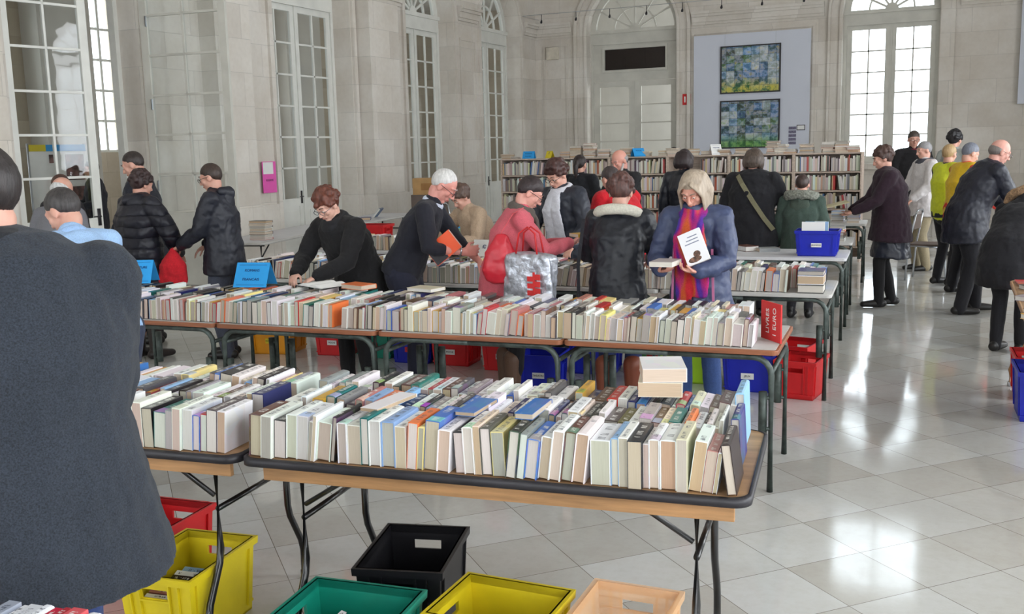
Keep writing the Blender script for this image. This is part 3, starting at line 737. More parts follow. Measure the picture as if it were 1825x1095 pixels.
def school_table(p, ang, L, D, label, top=WOOD_R, surf=LAM_G, group=None, Hh=.74):
    root = empty('school_table', (p[0], p[1], 0), ang, label, 'table', group)
    mb = MB(); mb.prism([V((x, y, Hh - .028)) for x, y in rrect(L, D, .03, 4)], (0, 0, .026)); mb.build('table_top', top, root, bevel=.004)
    mb = MB(); mb.prism([V((x * (1 - .03 / L) + .015, y * (1 - .03 / D) + .015, Hh - .002)) for x, y in rrect(L, D, .02, 3)], (0, 0, .002)); mb.build('laminate_surface', surf, root)
    r = .09; Z1 = Hh - .045; LG = {}
    for y0 in (.035, D - .035):
        pts = [(.035, y0, 0), (.035, y0, Z1 - r)] + [(.035 + r - r * math.cos(R(a)), y0, Z1 - r + r * math.sin(R(a))) for a in (22, 45, 68, 90)]
        mb = MB(); mb.tube(pts + [(L / 2, y0, Z1)], .016, 12); LG[(0, y0)] = mb.build('leg', METAL_G, root, True)
        pts = [(L - .035, y0, 0), (L - .035, y0, Z1 - r)] + [(L - .035 - r + r * math.cos(R(a)), y0, Z1 - r + r * math.sin(R(a))) for a in (22, 45, 68, 90)]
        mb = MB(); mb.tube(pts + [(L / 2, y0, Z1)], .016, 12); LG[(1, y0)] = mb.build('leg', METAL_G, root, True)
    for x0 in (.035, L - .035):
        mb = MB(); mb.tube([(x0, .035, Hh - .12), (x0, D - .035, Hh - .12)], .013, 10); mb.build('side_rail', METAL_G, root, True)
        for y0 in (.035, D - .035):
            mb = MB(); dx = .04 if x0 < L / 2 else -.04
            mb.tube([(x0 + dx, y0, .30), (x0 + dx, y0, .52)], .022, 10); mb.tube([(x0, y0, .33), (x0 + dx, y0, .33)], .010, 8); mb.tube([(x0, y0, .49), (x0 + dx, y0, .49)], .010, 8)
            mb.build('coupling_sleeve', METAL_G, LG[(0 if x0 < L / 2 else 1, y0)], True)
    return root

# front: two folding tables
A1 = R(7); TL = V((-2.25, 2.55, 0)); d1 = V((math.cos(A1), math.sin(A1), 0)); n1 = V((-math.sin(A1), math.cos(A1), 0))
folding_table(TL, A1, 1.70, .75, 'nearest book table, wood top with black rim, on bent black steel legs')
TL2 = TL - d1 * 1.80
folding_table(TL2, A1, 1.79, .75, 'folding table left of the nearest one, black rim, beside the man in grey-blue coat')
rows = [(.125, 'front row of the nearest table', .033), (.36, 'middle row of the nearest table', .031), (.60, 'back row of the nearest table', .030)]
for d_, lab, tm in rows:
    p = TL + d1 * .03 + n1 * d_ + V((0, 0, .7405))
    Ln = 1.585 if d_ < .2 else 1.575
    book_row(p, A1, Ln, tm, L=(.18, .212) if d_ < .2 else (.17, .205), W=(.128, .163), label='%s from right, ' + lab, group='books standing on the nearest table', lean0=4)
    q = TL2 + d1 * .30 + n1 * d_ + V((0, 0, .7405)); book_row(q, A1, .86, tm, far=True)
    q = TL2 + d1 * 1.18 + n1 * d_ + V((0, 0, .7405))
    book_row(q, A1, .57, tm, L=(.17, .205), W=(.128, .163), label='%s from right, ' + lab.replace('nearest table', 'table left of nearest'), group='books standing on the left folding table')
# large books closing the rows at the right-hand end, covers showing
def end_book(x, d, t, L, W, cv, pg, hard, lab, lean):
    p = TL + d1 * x + n1 * d + V((0, 0, .741 + t / 2 * math.sin(R(abs(lean)))))
    return put_book(Matrix.Translation(p) @ Matrix.Rotation(A1, 4, 'Z') @ Matrix.Rotation(R(lean), 4, 'Y'), t, L, W, cv, pg, hard, lab, 'books standing on the nearest table')
end_book(1.645, .13, .028, .21, .155, (44, 30, 28), (214, 202, 188), True, 'dark brown novel with portrait cover at the front right corner of nearest table', -8)
end_book(1.635, .375, .026, .2, .165, (38, 44, 122), (200, 196, 190), True, 'large navy book with plain cover at right end of the middle row', -3)
end_book(1.625, .61, .03, .20, .19, (146, 196, 232), (206, 204, 200), True, 'tall light blue book closing the back row of nearest table', -2)
# lying books between and on the rows
def on_row(x, d, z, *a, **k):
    p = TL + d1 * x + n1 * d; return flat_book(p.x, p.y, z, *a, **k)
on_row(1.34, .60, .905, .05, .21, .15, A1 + R(8), 'cream', 'lower of two fat paperbacks stacked on the back row, plain tan pages', pages=(206, 182, 156), hard=False)
on_row(1.345, .60, .956, .048, .205, .15, A1 + R(14), 'white', 'upper of two fat paperbacks stacked on the back row, pale picture cover', pages=(216, 196, 178), hard=False)
on_row(.46, .245, .895, .012, .07, .24, A1 + R(80), 'white', 'slim white booklet lying across the rows at left of nearest table', hard=False)
on_row(.78, .248, .895, .014, .07, .20, A1 + R(86), 'blue', 'slim pale blue booklet lying between front and middle rows')
on_row(.98, .25, .897, .020, .06, .21, A1 + R(88), (24, 104, 190), 'bright blue paperback lying between front and middle rows of nearest table')

# corner of another table at the bottom left, in front of the man in the overcoat
pe = at(208, 1085, .912); pe.z = 0
folding_table(pe + d1 * .05 + n1 * .03 - d1 * 1.25 - n1 * .75, A1, 1.25, .75, 'table cut off by the bottom left corner of photo, with red and white books')
bx = 0.0
for i, (c, t, w_) in enumerate((((196, 44, 56), .014, .150), ((232, 234, 238), .036, .166), ((206, 84, 90), .034, .170), ((168, 30, 44), .022, .168), ((190, 30, 60), .018, .164), ((228, 230, 236), .026, .168), ((206, 208, 214), .030, .164), ((226, 226, 230), .02, .16), ((150, 156, 170), .03, .165), ((60, 60, 70), .03, .16), ((226, 226, 224), .03, .16))):
    p = pe - d1 * (bx + t / 2) - n1 * .115; bx += t + .0015
    put_book(Matrix.Translation((p.x, p.y, .7405)) @ Matrix.Rotation(A1, 4, 'Z'), t, .20, w_, c, (214, 210, 204), i % 2 == 1, ('thin red', 'thick white', 'pinkish red', 'dark red', 'crimson', 'white', 'light grey', 'off-white', 'blue-grey', 'charcoal', 'white')[i] + ' book, %s from right, on the bottom left corner table' % ordinal(i + 1), 'books on the bottom left corner table')

# second row: four school tables pushed end to end
A2 = R(4); C2 = V((-.87, 4.92, 0)); d2 = V((math.cos(A2), math.sin(A2), 0)); n2 = V((-math.sin(A2), math.cos(A2), 0))
nm2 = ['at the right end, beside the aisle', 'second from the right end', 'third from the right end', 'at the left end by the denim shirt']
for k in range(4):
    school_table(C2 - d2 * (1.125 * (k + 1)), A2, 1.115, .74, 'red-brown school table of second row, ' + nm2[k], group='school tables of the second row')
P2 = C2 - d2 * 4.48
book_row(P2 + n2 * .135 + V((0, 0, .7405)), A2, 1.96, .029, L=(.17, .205), W=(.115, .15), far=True)
book_row(P2 + d2 * 1.98 + n2 * .135 + V((0, 0, .7405)), A2, 2.38, .029, L=(.17, .205), W=(.115, .15), label='%s from right, front of second table row', group='books along the front of the second row', lean0=5)
book_row(P2 + n2 * .375 + V((0, 0, .7405)), A2, 4.30, .030, L=(.17, .205), W=(.11, .145), far=True)
book_row(P2 + n2 * .605 + V((0, 0, .7405)), A2, 4.30, .030, L=(.16, .20), W=(.11, .145), far=True)
# third row
A3 = R(4); C3 = V((-.88, 6.90, 0)); nm3 = ['at the aisle', 'second from the aisle', 'third from the aisle', 'fourth from the aisle', 'farthest from the aisle']
for k in range(4):
    school_table(C3 - d2 * (1.185 * (k + 1)), A3, 1.175, .76, 'grey-topped school table of the third row, ' + nm3[k], top=LAM_G, surf=LAM_G, group='grey school tables of the third row')
P3 = C3 - d2 * 4.73
book_row(P3 + n2 * .13 + V((0, 0, .7405)), A3, 4.43, .032, L=(.17, .21), W=(.12, .16), far=True)
book_row(P3 + n2 * .37 + V((0, 0, .7405)), A3, 4.66, .030, L=(.17, .21), W=(.11, .15), far=True)
book_row(P3 + n2 * .62 + V((0, 0, .7405)), A3, 4.66, .030, L=(.17, .21), W=(.11, .15), far=True)
q = C3 - d2 * .15 + n2 * .13
for i, (t, c) in enumerate(((.058, 'black'), (.062, 'white'), (.03, (44, 48, 110)))):
    flat_book(q.x, q.y, .7405 + (0, .059, .122)[i], t, .17, .21, A3 + R(90), c, ('bottom book, thick, of the stack at the aisle end of third row', 'second book, thick white, of the stack at aisle end of third row', 'navy and red top book of the stack at aisle end of third row')[i], 'stack on the third row')
# fourth row
C4 = V((-1.05, 9.12, 0))
for k in range(5):
    school_table(C4 - d2 * (1.115 * (k + 1)), A3, 1.105, .78, 'pale school table of the fourth row, ' + nm3[k], top=LAM_W, surf=LAM_W, group='pale school tables of the fourth row')
P4 = C4 - d2 * 5.55
book_row(P4 + n2 * .2 + V((0, 0, .7405)), A3, 2.3, .032, L=(.17, .21), W=(.13, .17), far=True)
for i in range(26):
    x = 2.5 + i * .1; 
    if x > 4.95: break
    p = P4 + d2 * x + n2 * random.uniform(.18, .6)
    flat_book(p.x, p.y, .7405, random.uniform(.015, .05), .2, .14, random.uniform(-1.2, 1.2), random.choices(COVERS, CW)[0][0], '', far=True) if i % 2 else None
# short tables further along the aisle
for (x, y, nm) in ((-1.18, 10.55, 'fifth'), (-1.30, 13.05, 'sixth')):
    c_ = V((x, y, 0)) - d2 * 1.1
    school_table(c_, A3, 1.105, .72, 'grey school table on the left of the aisle, start of the %s row' % nm, top=LAM_G, surf=LAM_G, group='school tables near the bookcases')
    p = c_ + d2 * .95 + n2 * .2
    stack(p.x, p.y, .7405, 6, A3, '%%s book, %%s from the bottom of aisle-end pile on the %s row' % nm, 'book piles on the far tables', (.028, .2, .15))
    p = c_ + d2 * .75 + n2 * .45
    stack(p.x, p.y, .7405, 4, A3, '%%s book, %%s from bottom of inner pile on the %s row' % nm, 'book piles on the far tables', (.028, .2, .15))
# grey folding tables along the left wall
def wall_table(a, b, D, label):
    a, b = V((a[0], a[1], 0)), V((b[0], b[1], 0)); ang = math.atan2((b - a).y, (b - a).x)
    return folding_table(a, ang, (b - a).length, D, label, top=LAM_W, edge=LAM_G, leg=METAL_B, apron=None, splay=False)
wall_table((-7.62, 9.35), (-8.25, 12.1), .75, 'pale grey folding table near left wall, holding a short stack of books')
wall_table((-8.25, 12.35), (-8.6, 14.6), .75, 'pale grey folding table by left wall, further back, with loose books')
zz = stack(-7.98, 9.75, .7405, 7, R(95), '%s-covered book, %s from bottom of the stack on grey wall table', 'stack on the grey wall table', (.032, .23, .17), ['red', 'white', 'black', 'white', 'black', 'white', 'dark grey'])
for i, (x, y, c, l_) in enumerate(((-8.6, 13.0, 'navy blue', 'navy book lying on the farther grey wall table'), (-8.9, 12.75, 'white', 'white book lying on the farther grey wall table'))):
    flat_book(x, y, .7405, .04, .22, .16, R(30 + 40 * i), c, l_)
put_book(Matrix.Translation((-8.72, 13.45, .7405 + .018)) @ Matrix.Rotation(R(20), 4, 'Z') @ Matrix.Rotation(R(40), 4, 'Y'), .03, .24, .17, (30, 72, 112), (220, 218, 210), True, 'blue hardback propped aslant on the farther grey wall table')
# right-hand trestle table
folding_table((.20, 7.95), R(-88.5), 2.9, .78, 'long table at right edge, veneer top scattered with small books', edge=WOOD_T, leg=WOOD_T, splay=False)
for i, (x, y, c, s) in enumerate(((.34, 7.75, 'red', (.012, .30, .20)), (.33, 7.45, 'dark grey', (.03, .18, .11)), (.52, 7.5, 'pale blue', (.035, .2, .14)), (.36, 7.2, 'white', (.05, .17, .13)), (.3, 6.95, 'grey', (.03, .15, .11)),
                                (.42, 6.7, 'cream', (.03, .18, .12)), (.34, 6.45, 'black', (.025, .17, .11)), (.5, 7.05, 'white', (.05, .2, .14)), (.6, 6.7, 'brown', (.03, .2, .14)), (.32, 6.2, 'ochre', (.03, .18, .12)))):
    flat_book(x, y, .7405, s[0], s[1], s[2], R(random.uniform(-30, 60)), c, '%s book lying on the right-hand table, %s from its far end' % (c, ordinal(i + 1)), 'books lying on the right-hand table')
folding_table((.62, 11.2), R(-88.5), 2.4, .78, 'table at right, past the fur-hooded coat, holding papers', edge=WOOD_T, leg=METAL_B, splay=False)
for i, (x, y) in enumerate(((.85, 10.6), (.9, 10.2), (.95, 9.9))):
    flat_book(x, y, .7405, .03, .25, .18, R(20 * i), ('white', 'pale blue', 'white')[i], '%s book lying on the farther right-hand table, %s along' % (('white', 'pale blue', 'off-white')[i], ordinal(i + 1)))

# ------------------------------------------------------------------ bookcases
BY = 15.3; BX0, BX1 = -7.38, -1.60; NB = 6; BW = (BX1 - BX0) / NB; TOPZ = 1.60; PIT = .273
bnames = ['leftmost bookcase', 'second bookcase from the left', 'third bookcase from the left', 'fourth bookcase, behind the red jacket', 'fifth bookcase, behind the long black coat', 'rightmost bookcase, nearest the bright window']
for k in range(NB):
    x0 = BX0 + k * BW; root = empty('bookcase', (x0, BY, 0), 0, 'low pale wooden ' + bnames[k], 'bookcase', 'bookcases along the back')
    for q in (0, BW - .022):
        mb = MB(); mb.box(q, 0, 0, q + .021, .30, TOPZ); mb.build('side_panel', WOOD_S, root)
    mb = MB(); mb.box(.022, .288, .05, BW - .023, .30, TOPZ); mb.build('back_panel', WOOD_S, root)
    for j in range(6):
        z = TOPZ - j * PIT; mb = MB(); mb.box(.0215, .002, z - .022, BW - .0225, .287, z); mb.build('shelf', WOOD_S, root)
    for j in range(1, 6):
        z = TOPZ - j * PIT + .001; x = x0 + .028; gap = random.random() < .25; lim = x0 + BW - .03
        if k == 3 and j == 1: x += .5
        lean = 0
        while x < lim - .02:
            t = random.uniform(.012, .034); h_ = random.uniform(.18, .235); dp = random.uniform(.12, .17)
            if random.random() < .05: lean = random.choice((0, 0, 8, -8)); x += .02
            if lean and x + h_ * math.sin(R(abs(lean))) + t > lim: lean = 0
            if x + t > lim: break
            a = R(lean); off = h_ * math.sin(abs(a)) if lean < 0 else 0
            cv = random.choices([(206, 202, 196), (184, 176, 166), (160, 150, 142), (120, 112, 108), (190, 160, 130), (150, 84, 60), (70, 100, 140), (60, 56, 60), (176, 70, 66), (200, 188, 160)], [30, 24, 14, 8, 7, 2, 2, 4, 1.5, 8])[0]
            # upright: spine toward the room (local z -> -Y, local y -> +Z)
            M = Matrix.Translation((x + t / 2 + off, BY + .02 + dp, z + h_ / 2 + .002 + abs(math.sin(a)) * t * .5)) @ Matrix.Rotation(a, 4, 'Y') @ Matrix.Rotation(R(90), 4, 'X')
            far_book(M, t, h_ * .985, dp, jitter(cv, 10), random.choice(PAGES)); x += t / math.cos(a) + .001
            if lean and random.random() < .25: x += h_ * abs(math.tan(a)); lean = 0
# stacks and signs on top of the bookcases
rnd = random.Random(3)
tops = [(905, 4, .02), (915, 2, .02), (1010, 5, .02), (1028, 7, .024), (1052, 9, .024), (1078, 5, .022), (1100, 4, .022), (1118, 7, .02), (1150, 4, .022), (1185, 4, .022), (1200, 5, .022), (1236, 5, .022), (1262, 3, .022), (1290, 4, .022), (1322, 4, .02), (1378, 8, .024), (1392, 6, .024), (1408, 3, .02), (1438, 6, .022), (1476, 7, .022), (1500, 7, .024), (1520, 3, .03)]
for i, (px, n, t) in enumerate(tops):
    x = at_y(px, 275, BY + .15).x
    where = 'pile %d of 22 from left on the bookcases' % (i + 1)
    zz = TOPZ + .0005
    for j in range(n):
        tt = t * random.uniform(.6, 1.35); flat_book(x + random.uniform(-.008, .008), BY + .15, zz, tt, .19 * random.uniform(.93, 1.05), .135 * random.uniform(.93, 1.05), R(rnd.uniform(75, 105)), random.choice(['cream', 'grey', 'brown', 'dark grey', 'ochre', 'white', 'dull pink', 'grey', 'cream', 'red']), '', far=True); zz += tt + .0006
p = at_y(943, 280, BY + .12); tent_sign((p.x, p.y, TOPZ), 0, .21, .12, 'blue', (('ROMANS', .03), ('POLICIERS', .025)), 'bright blue tent card standing on the leftmost bookcase', spread=.05)
p = at_y(980, 278, BY + .12); tent_sign((p.x, p.y, TOPZ), R(-20), .13, .12, 'yellow', (('2', .05),), 'small white and yellow card standing on the bookcases, right of blue card', spread=.05)
p = at_y(1135, 278, BY + .08); tent_sign((p.x + .02, p.y, TOPZ), R(40), .19, .13, 'blue', (('POCHE', .03),), 'blue and white card leaning on the bookcases behind the bearded man', spread=.09)
p = at_y(1275, 273, BY + .12); tent_sign((p.x, p.y, TOPZ), R(35), .17, .16, 'white', (('THEATRE', .025),), 'white tent card standing on the bookcases below the lower painting', spread=.08)

# ------------------------------------------------------------------ crates under and around the tables
crate(-1.862, 3.03, 0, R(-75), 'black', 'empty black plastic crate on the floor under nearest table', L=.42, W=.31, H=.30)
crate(-2.63, 2.68, 0, R(-82), 'yellow', 'yellow crate of books behind the left front table leg', L=.42, W=.30, H=.29, tagtext='GRANDS CIN')
# put the handwritten label on the end towards the camera
crate(-1.83, 2.56, 0, R(7), 'green', 'green crate half full of books, in front of the black crate', L=.40, W=.30, H=.29)
crate(-1.375, 2.76, 0, R(1), 'yellow', 'yellow crate at the bottom centre, between green and peach crates', L=.38, W=.32, H=.29)
crate(-.985, 2.83, 0, R(-88), 'tan', 'translucent peach plastic crate right of the bottom yellow crate', L=.42, W=.29, H=.29, mat=TANP)
crate(-3.07, 2.94, 0, R(-84), 'red', 'red crate beyond the yellow one, beside the grey-blue coat', L=.42, W=.30, H=.28)
crate_books(-2.63, 2.68, .01, R(-82), 7, '%s book in yellow crate near left leg, %s from the far end', along='x', start=-.14, step=.036, tilt=20, W=.17, L=.2)
crate_books(-1.86, 2.54, .01, R(7), 6, '%s book in the green crate, %s from the left', start=-.12, step=.036, tilt=16, W=.2, cols=['white', 'white', 'pale yellow', 'white', 'pale blue', 'black'], L=.2)
crate_books(-1.40, 2.70, .01, R(1), 5, '%s book in the bottom centre yellow crate, %s from left', start=-.12, step=.05, tilt=18, W=.2, cols=['brown', 'white', 'brown', 'white', 'blue'], L=.2)
crate_books(-.985, 2.74, .01, R(2), 4, '%s book in the peach crate, %s from left', start=-.07, step=.034, tilt=6, W=.15, cols=['white', 'cream', 'white', 'pale blue', 'white'], L=.17)
CG = 'crates on the floor under the tables'
for (x, y, rz, c, lab, kw) in (
    (-5.72, 7.15, 12, 'orange', 'orange-yellow crate under the tables at left, beside tube legs', dict(L=.40, W=.36, H=.28, side='long', tagtext='ROMANS', tagcol='yellow')),
    (-5.13, 7.25, 8, 'red', 'red crate with white label right of the orange-yellow crate', dict(side='long', tagtext='POCHE', L=.34)),
    (-4.72, 7.28, 5, 'green', 'green crate with red label, left of the reading woman', dict(side='long', tagtext='LIVRES', tagcol='red', L=.34)),
    (-4.30, 7.20, 5, 'blue', 'blue crate behind the red-haired woman, under the grey tables', dict(side='long', tagtext='LIVRES', tagcol='red', L=.34)),
    (-3.93, 7.22, 5, 'red', 'red crate left of the white-haired man, by the green tube legs', dict(side='long', tagtext='POCHE', L=.34)),
    (-3.52, 7.62, 5, 'red', 'red crate behind, between the white-haired man and pink sweater', dict(side='long', L=.36)),
    (-3.44, 7.18, 4, 'red', 'red crate with white label left of the pink sweater woman', dict(side='long', tagtext='ROMANS', L=.34)),
    (-2.90, 6.66, 8, 'blue', 'blue crate with white label right of the pink sweater woman', dict(side='long', tagtext='THEATRE', L=.30)),
    (-2.72, 7.3, 8, 'blue', 'plain blue crate behind the labelled blue one', dict(L=.38)),
    (-2.30, 7.50, 5, 'leaf', 'leaf-green crate with red label between boots and blonde woman', dict(side='long', tagtext='LIVRES', tagcol='red', L=.28, W=.2)),
    (-1.95, 7.25, 5, 'lime', 'lime green crate behind the legs of the blonde woman', dict(L=.40)),
    (-1.475, 7.13, 5, 'blue', 'blue crate with oval label right of the blonde woman', dict(side='long', tagtext='JEUX', L=.35)),
    (-1.10, 7.06, 84, 'red', 'red crate at aisle end under third row, in front', dict(L=.36, W=.27)),
    (-1.20, 7.44, 80, 'red', 'red crate at aisle end under third row, behind the other', dict(L=.36, W=.27, H=.30)),
    (-6.2, 9.5, 0, 'orange', 'orange-yellow crate far under the fourth row at left', dict())):
    crate(x, y, 0, R(rz), c, lab, group=CG, **kw)
crate(.40, 6.98, 0, R(-86), 'blue', 'blue crate under the front of the right-hand table', L=.40, W=.32, H=.32)
crate(.36, 7.52, 0, R(-86), 'red', 'red crate under the right-hand table, behind the blue one', L=.36, W=.24, H=.30)
mb = MB(); mb.box(-.17, -.13, 0, .17, .13, .2); mb.box(-.175, -.02, .2, .175, .02, .202)
tag(mb.build('cardboard_box', CARD, bevel=.004, loc=(.52, 8.4, 0)), 'brown cardboard box on floor beyond the right-hand table', 'box')
# red crate and pale green crate on the tables of the fourth row, blue crate at its aisle end
q = P4 + d2 * .12 + n2 * .35; crate(-6.05, 9.28, .7405, R(8), 'red', 'red crate standing on table behind the red-haired woman', L=.36, W=.28, H=.24, side='long', tagtext='POCHE')
p = at(832, 436, .7405 + .05); tb = V((-4.78, 9.28, 0))
crate(-4.78, 9.28, .7405, R(6), 'mint', 'pale green crate on far table under the blue card', L=.34, W=.26, H=.22)
crate(-5.32, 9.35, .7405, R(6), 'green', 'small green crate on far table beside white boxed books', L=.2, W=.2, H=.17)
cb_ = crate(-1.34, 9.36, .7405, R(3), 'blue', 'blue crate holding upright books at aisle end of fourth row', L=.36, W=.28, H=.23, side='long', tagtext='JEUNESSE')
for i, (dx, c, t, l_) in enumerate(((-.10, 'white', .02, .23), (-.02, 'pale blue', .02, .23), (.06, 'cream', .02, .2), (.11, 'blue', .025, .2))):
    M = Matrix.Translation((-1.34 + dx * .3, 9.28 + i * .045, .755)) @ Matrix.Rotation(R(93 - 4), 4, 'Z')
    put_book(M, t, .20 if i < 2 else .1, .29 if i < 3 else .27, CNAMES[c], PAGES[i], False, ('white book at front of blue crate on fourth row', 'pale blue book with dark marks upright in the blue table crate', 'cream book at the back of blue table crate', 'blue book rearmost in the blue table crate')[i])

# ------------------------------------------------------------------ cards on the tables
def on2(px, d, z=.895):
    p = at(px, 500, z); o = C2 + n2 * d; # slide along the row until the pixel column is met
    best = min(((abs((lambda w: CXP + FPX * w.dot(CR) / w.dot(CF))((o - d2 * (k * .01) + V((0, 0, z))) - CC) - px), k) for k in range(0, 450)))
    q = o - d2 * (best[1] * .01); return (q.x, q.y, z)
SG = 'bright blue tent cards on the second row'
a = on2(250, .60, .893); tent_sign(a, R(24), .22, .155, 'blue', (('LITTERATURE', .024), ('ANGLAISE', .024)), 'bright blue tent card at the left end of second row', SG)
a = on2(455, .60, .893); tent_sign(a, R(14), .235, .155, 'blue', (('ROMANS', .026), ('FRANCAIS', .026)), 'bright blue tent card on second row, left of the open book', SG)
# red price card at the right-hand end of the second row
q = C2 - d2 * .075 + n2 * .26
root = empty('price_card', (q.x, q.y, .7405), R(-50), 'red card with white letters standing at right end of second row', 'sign')
mb = MB(); mb.box(-.10, -.004, 0, .10, .004, .20); mb.build('card_panel', CARDC['red'], root)
for i, (tx, xx) in enumerate((('LIVRES', -.03), ('1 EURO', .04))): text_obj(tx, .045, WHITEINK, root, (xx, -.0055, .10), (R(90), R(-90), 0))
tent_sign((-4.82, 9.22, .962), R(8), .22, .12, 'blue', (('HISTOIRE', .026), ('GEO', .026)), 'bright blue card on the pale green crate, behind the white-haired man', spread=.06)
tent_sign((-4.95, 9.72, .7405), R(8), .2, .30, 'yellow', (('ARTS', .03), ('MUSIQUE', .02)), 'yellow card standing behind the bright blue one on fourth row', spread=.05, ink=INKK)
mb = MB(); M = Matrix.Rotation(R(-20), 3, 'X'); mb.obox((0, 0, .07), (.16, .003, .14), M); o = mb.build('handwritten_card', PAPER, loc=(-3.66, 7.2, .90)); tag(o, 'white card with blue handwriting propped beside the white-haired man', 'sign'); text_obj('1 €', .07, INK, o, (0, -.003, .07), (R(110), 0, 0), 'handwriting')
for i in range(5):
    M = Matrix.Translation((-5.16 + i * .034, 9.16, .742)) @ Matrix.Rotation(0, 4, 'Z')
    put_book(M, .03, .16, .22, (224, 218, 210), (222, 216, 208), True, 'white box-set volume, %s from left, standing beside pale green crate' % ordinal(i + 1), 'white box-set volumes')

# open book read by the red-haired woman, lying on the books
def open_book(loc, rz, w_, l_, label, tilt=0.0, cover=(40, 40, 44)):
    root = empty('open_book', loc, rz, label, 'book'); root.rotation_euler = (tilt, 0, rz)
    for s in (-1, 1):
        mb = MB(); n = 9; top, bot = [], []
        for i in range(n + 1):
            u = i / n; z = .004 + .020 * math.sin(math.pi * min(1, u * 1.15)) * (1 - u * .55) + .004 * (1 - u)
            top.append((s * u * w_, z)); bot.append((s * u * w_, .003))
        for i in range(n):
            mb.quadbox([(bot[i][0], 0, bot[i][1]), (bot[i + 1][0], 0, bot[i + 1][1]), (bot[i + 1][0], l_, bot[i + 1][1]), (bot[i][0], l_, bot[i][1]), (top[i][0], 0, top[i][1]), (top[i + 1][0], 0, top[i + 1][1]), (top[i + 1][0], l_, top[i + 1][1]), (top[i][0], l_, top[i][1])])
        mb.build('pages', PAPER, root, False)
    mb = MB(); mb.box(-w_ - .004, -.003, 0, w_ + .004, l_ + .003, .0028); mb.build('cover', simple('dark_book_cover', cover, .5), root)
    return root
a = on2(548, .60, .893); open_book((a[0] + .02, a[1] - .02, .895), R(-22), .15, .22, 'open book lying on the rows, read by the red-haired woman')
q = on2(640, .62, .905); flat_book(q[0], q[1], .893, .03, .2, .13, R(75), 'orange', 'orange book lying aslant on second row, right of the reading woman')
q = on2(760, .62, .9); flat_book(q[0], q[1], .893, .02, .2, .14, R(80), 'cream', 'cream book lying flat on second row before the white-haired man')

# ------------------------------------------------------------------ on the walls
P = MAPS['back']
root = empty('display_panel', (-5.02, YB, 0), 0, 'large white display panel mounted between back door and bright window', 'panel')
mb = MB(); mb.box(-1.345, -.10, .75, 1.345, -.055, 4.30); mb.build('board', BOARD, root)
mb = MB(); [mb.box(x - .03, -.056, .75, x + .03, -.002, 4.25) for x in (-1.2, 0, 1.2)]; mb.build('batten', WOOD_S, root)
def mat_art(name, seed, ground):
    t = NT(name); g = t.n('ShaderNodeTexCoord').outputs['Object']; mp = t.n('ShaderNodeMapping'); t.l(g, mp.inputs[0])
    mp.inputs['Scale'].default_value = (5.2, 1, 5.8); mp.inputs['Location'].default_value = (seed, seed * 2, 0)
    sn = t.n('ShaderNodeVectorMath', operation='FLOOR'); t.l(mp.outputs[0], sn.inputs[0])
    wn = t.n('ShaderNodeTexWhiteNoise', noise_dimensions='3D'); t.l(sn.outputs[0], wn.inputs['Vector'])
    cr = t.n('ShaderNodeValToRGB'); cr.color_ramp.interpolation = 'CONSTANT'; t.l(wn.outputs['Value'], cr.inputs[0])
    pal = [(96, 150, 214), (60, 90, 150), (200, 204, 206), (40, 44, 56), (90, 120, 70), (176, 184, 190), (36, 56, 100), (120, 156, 200), (84, 74, 78), (70, 110, 180)]
    e = cr.color_ramp.elements
    while len(e) < len(pal): e.new(.5)
    for i, c in enumerate(pal): e[i].position = i / len(pal); e[i].color = srgb(c)
    sp = t.n('ShaderNodeSeparateXYZ'); t.l(g, sp.inputs[0])
    n1 = t.noise(mp.outputs[0], 1.6, 5, .65); cr2 = t.n('ShaderNodeValToRGB'); t.l(n1.outputs['Fac'], cr2.inputs[0]); e2 = cr2.color_ramp.elements
    for k in range(3): e2.new(.5)
    for i, (ps, c) in enumerate(((.34, (24, 34, 60)), (.44, (70, 110, 60)), (.52, (150, 176, 204)), (.6, (206, 206, 200)), (.68, ground))): e2[i].position = ps; e2[i].color = srgb(c)
    c = t.mix(.5, cr.outputs[0], cr2.outputs[0])
    low = t.ramp(sp.outputs[2], .34, .12); gr = t.mix(t.ramp(n1.outputs['Fac'], .42, .55), srgb(50, 110, 50), srgb(*ground))
    c = t.mix(t.math('MULTIPLY', low, .8), c, gr)
    fr = t.n('ShaderNodeVectorMath', operation='FRACTION'); t.l(mp.outputs[0], fr.inputs[0]); s2 = t.n('ShaderNodeSeparateXYZ'); t.l(fr.outputs[0], s2.inputs[0])
    grid = t.math('MAXIMUM', t.math('LESS_THAN', s2.outputs[0], .05), t.math('LESS_THAN', s2.outputs[2], .05))
    t.l(t.mix(t.math('MULTIPLY', grid, .6), c, srgb(30, 34, 40)), t.b.inputs['Base Color']); t.b.inputs['Roughness'].default_value = .45
    return t.m
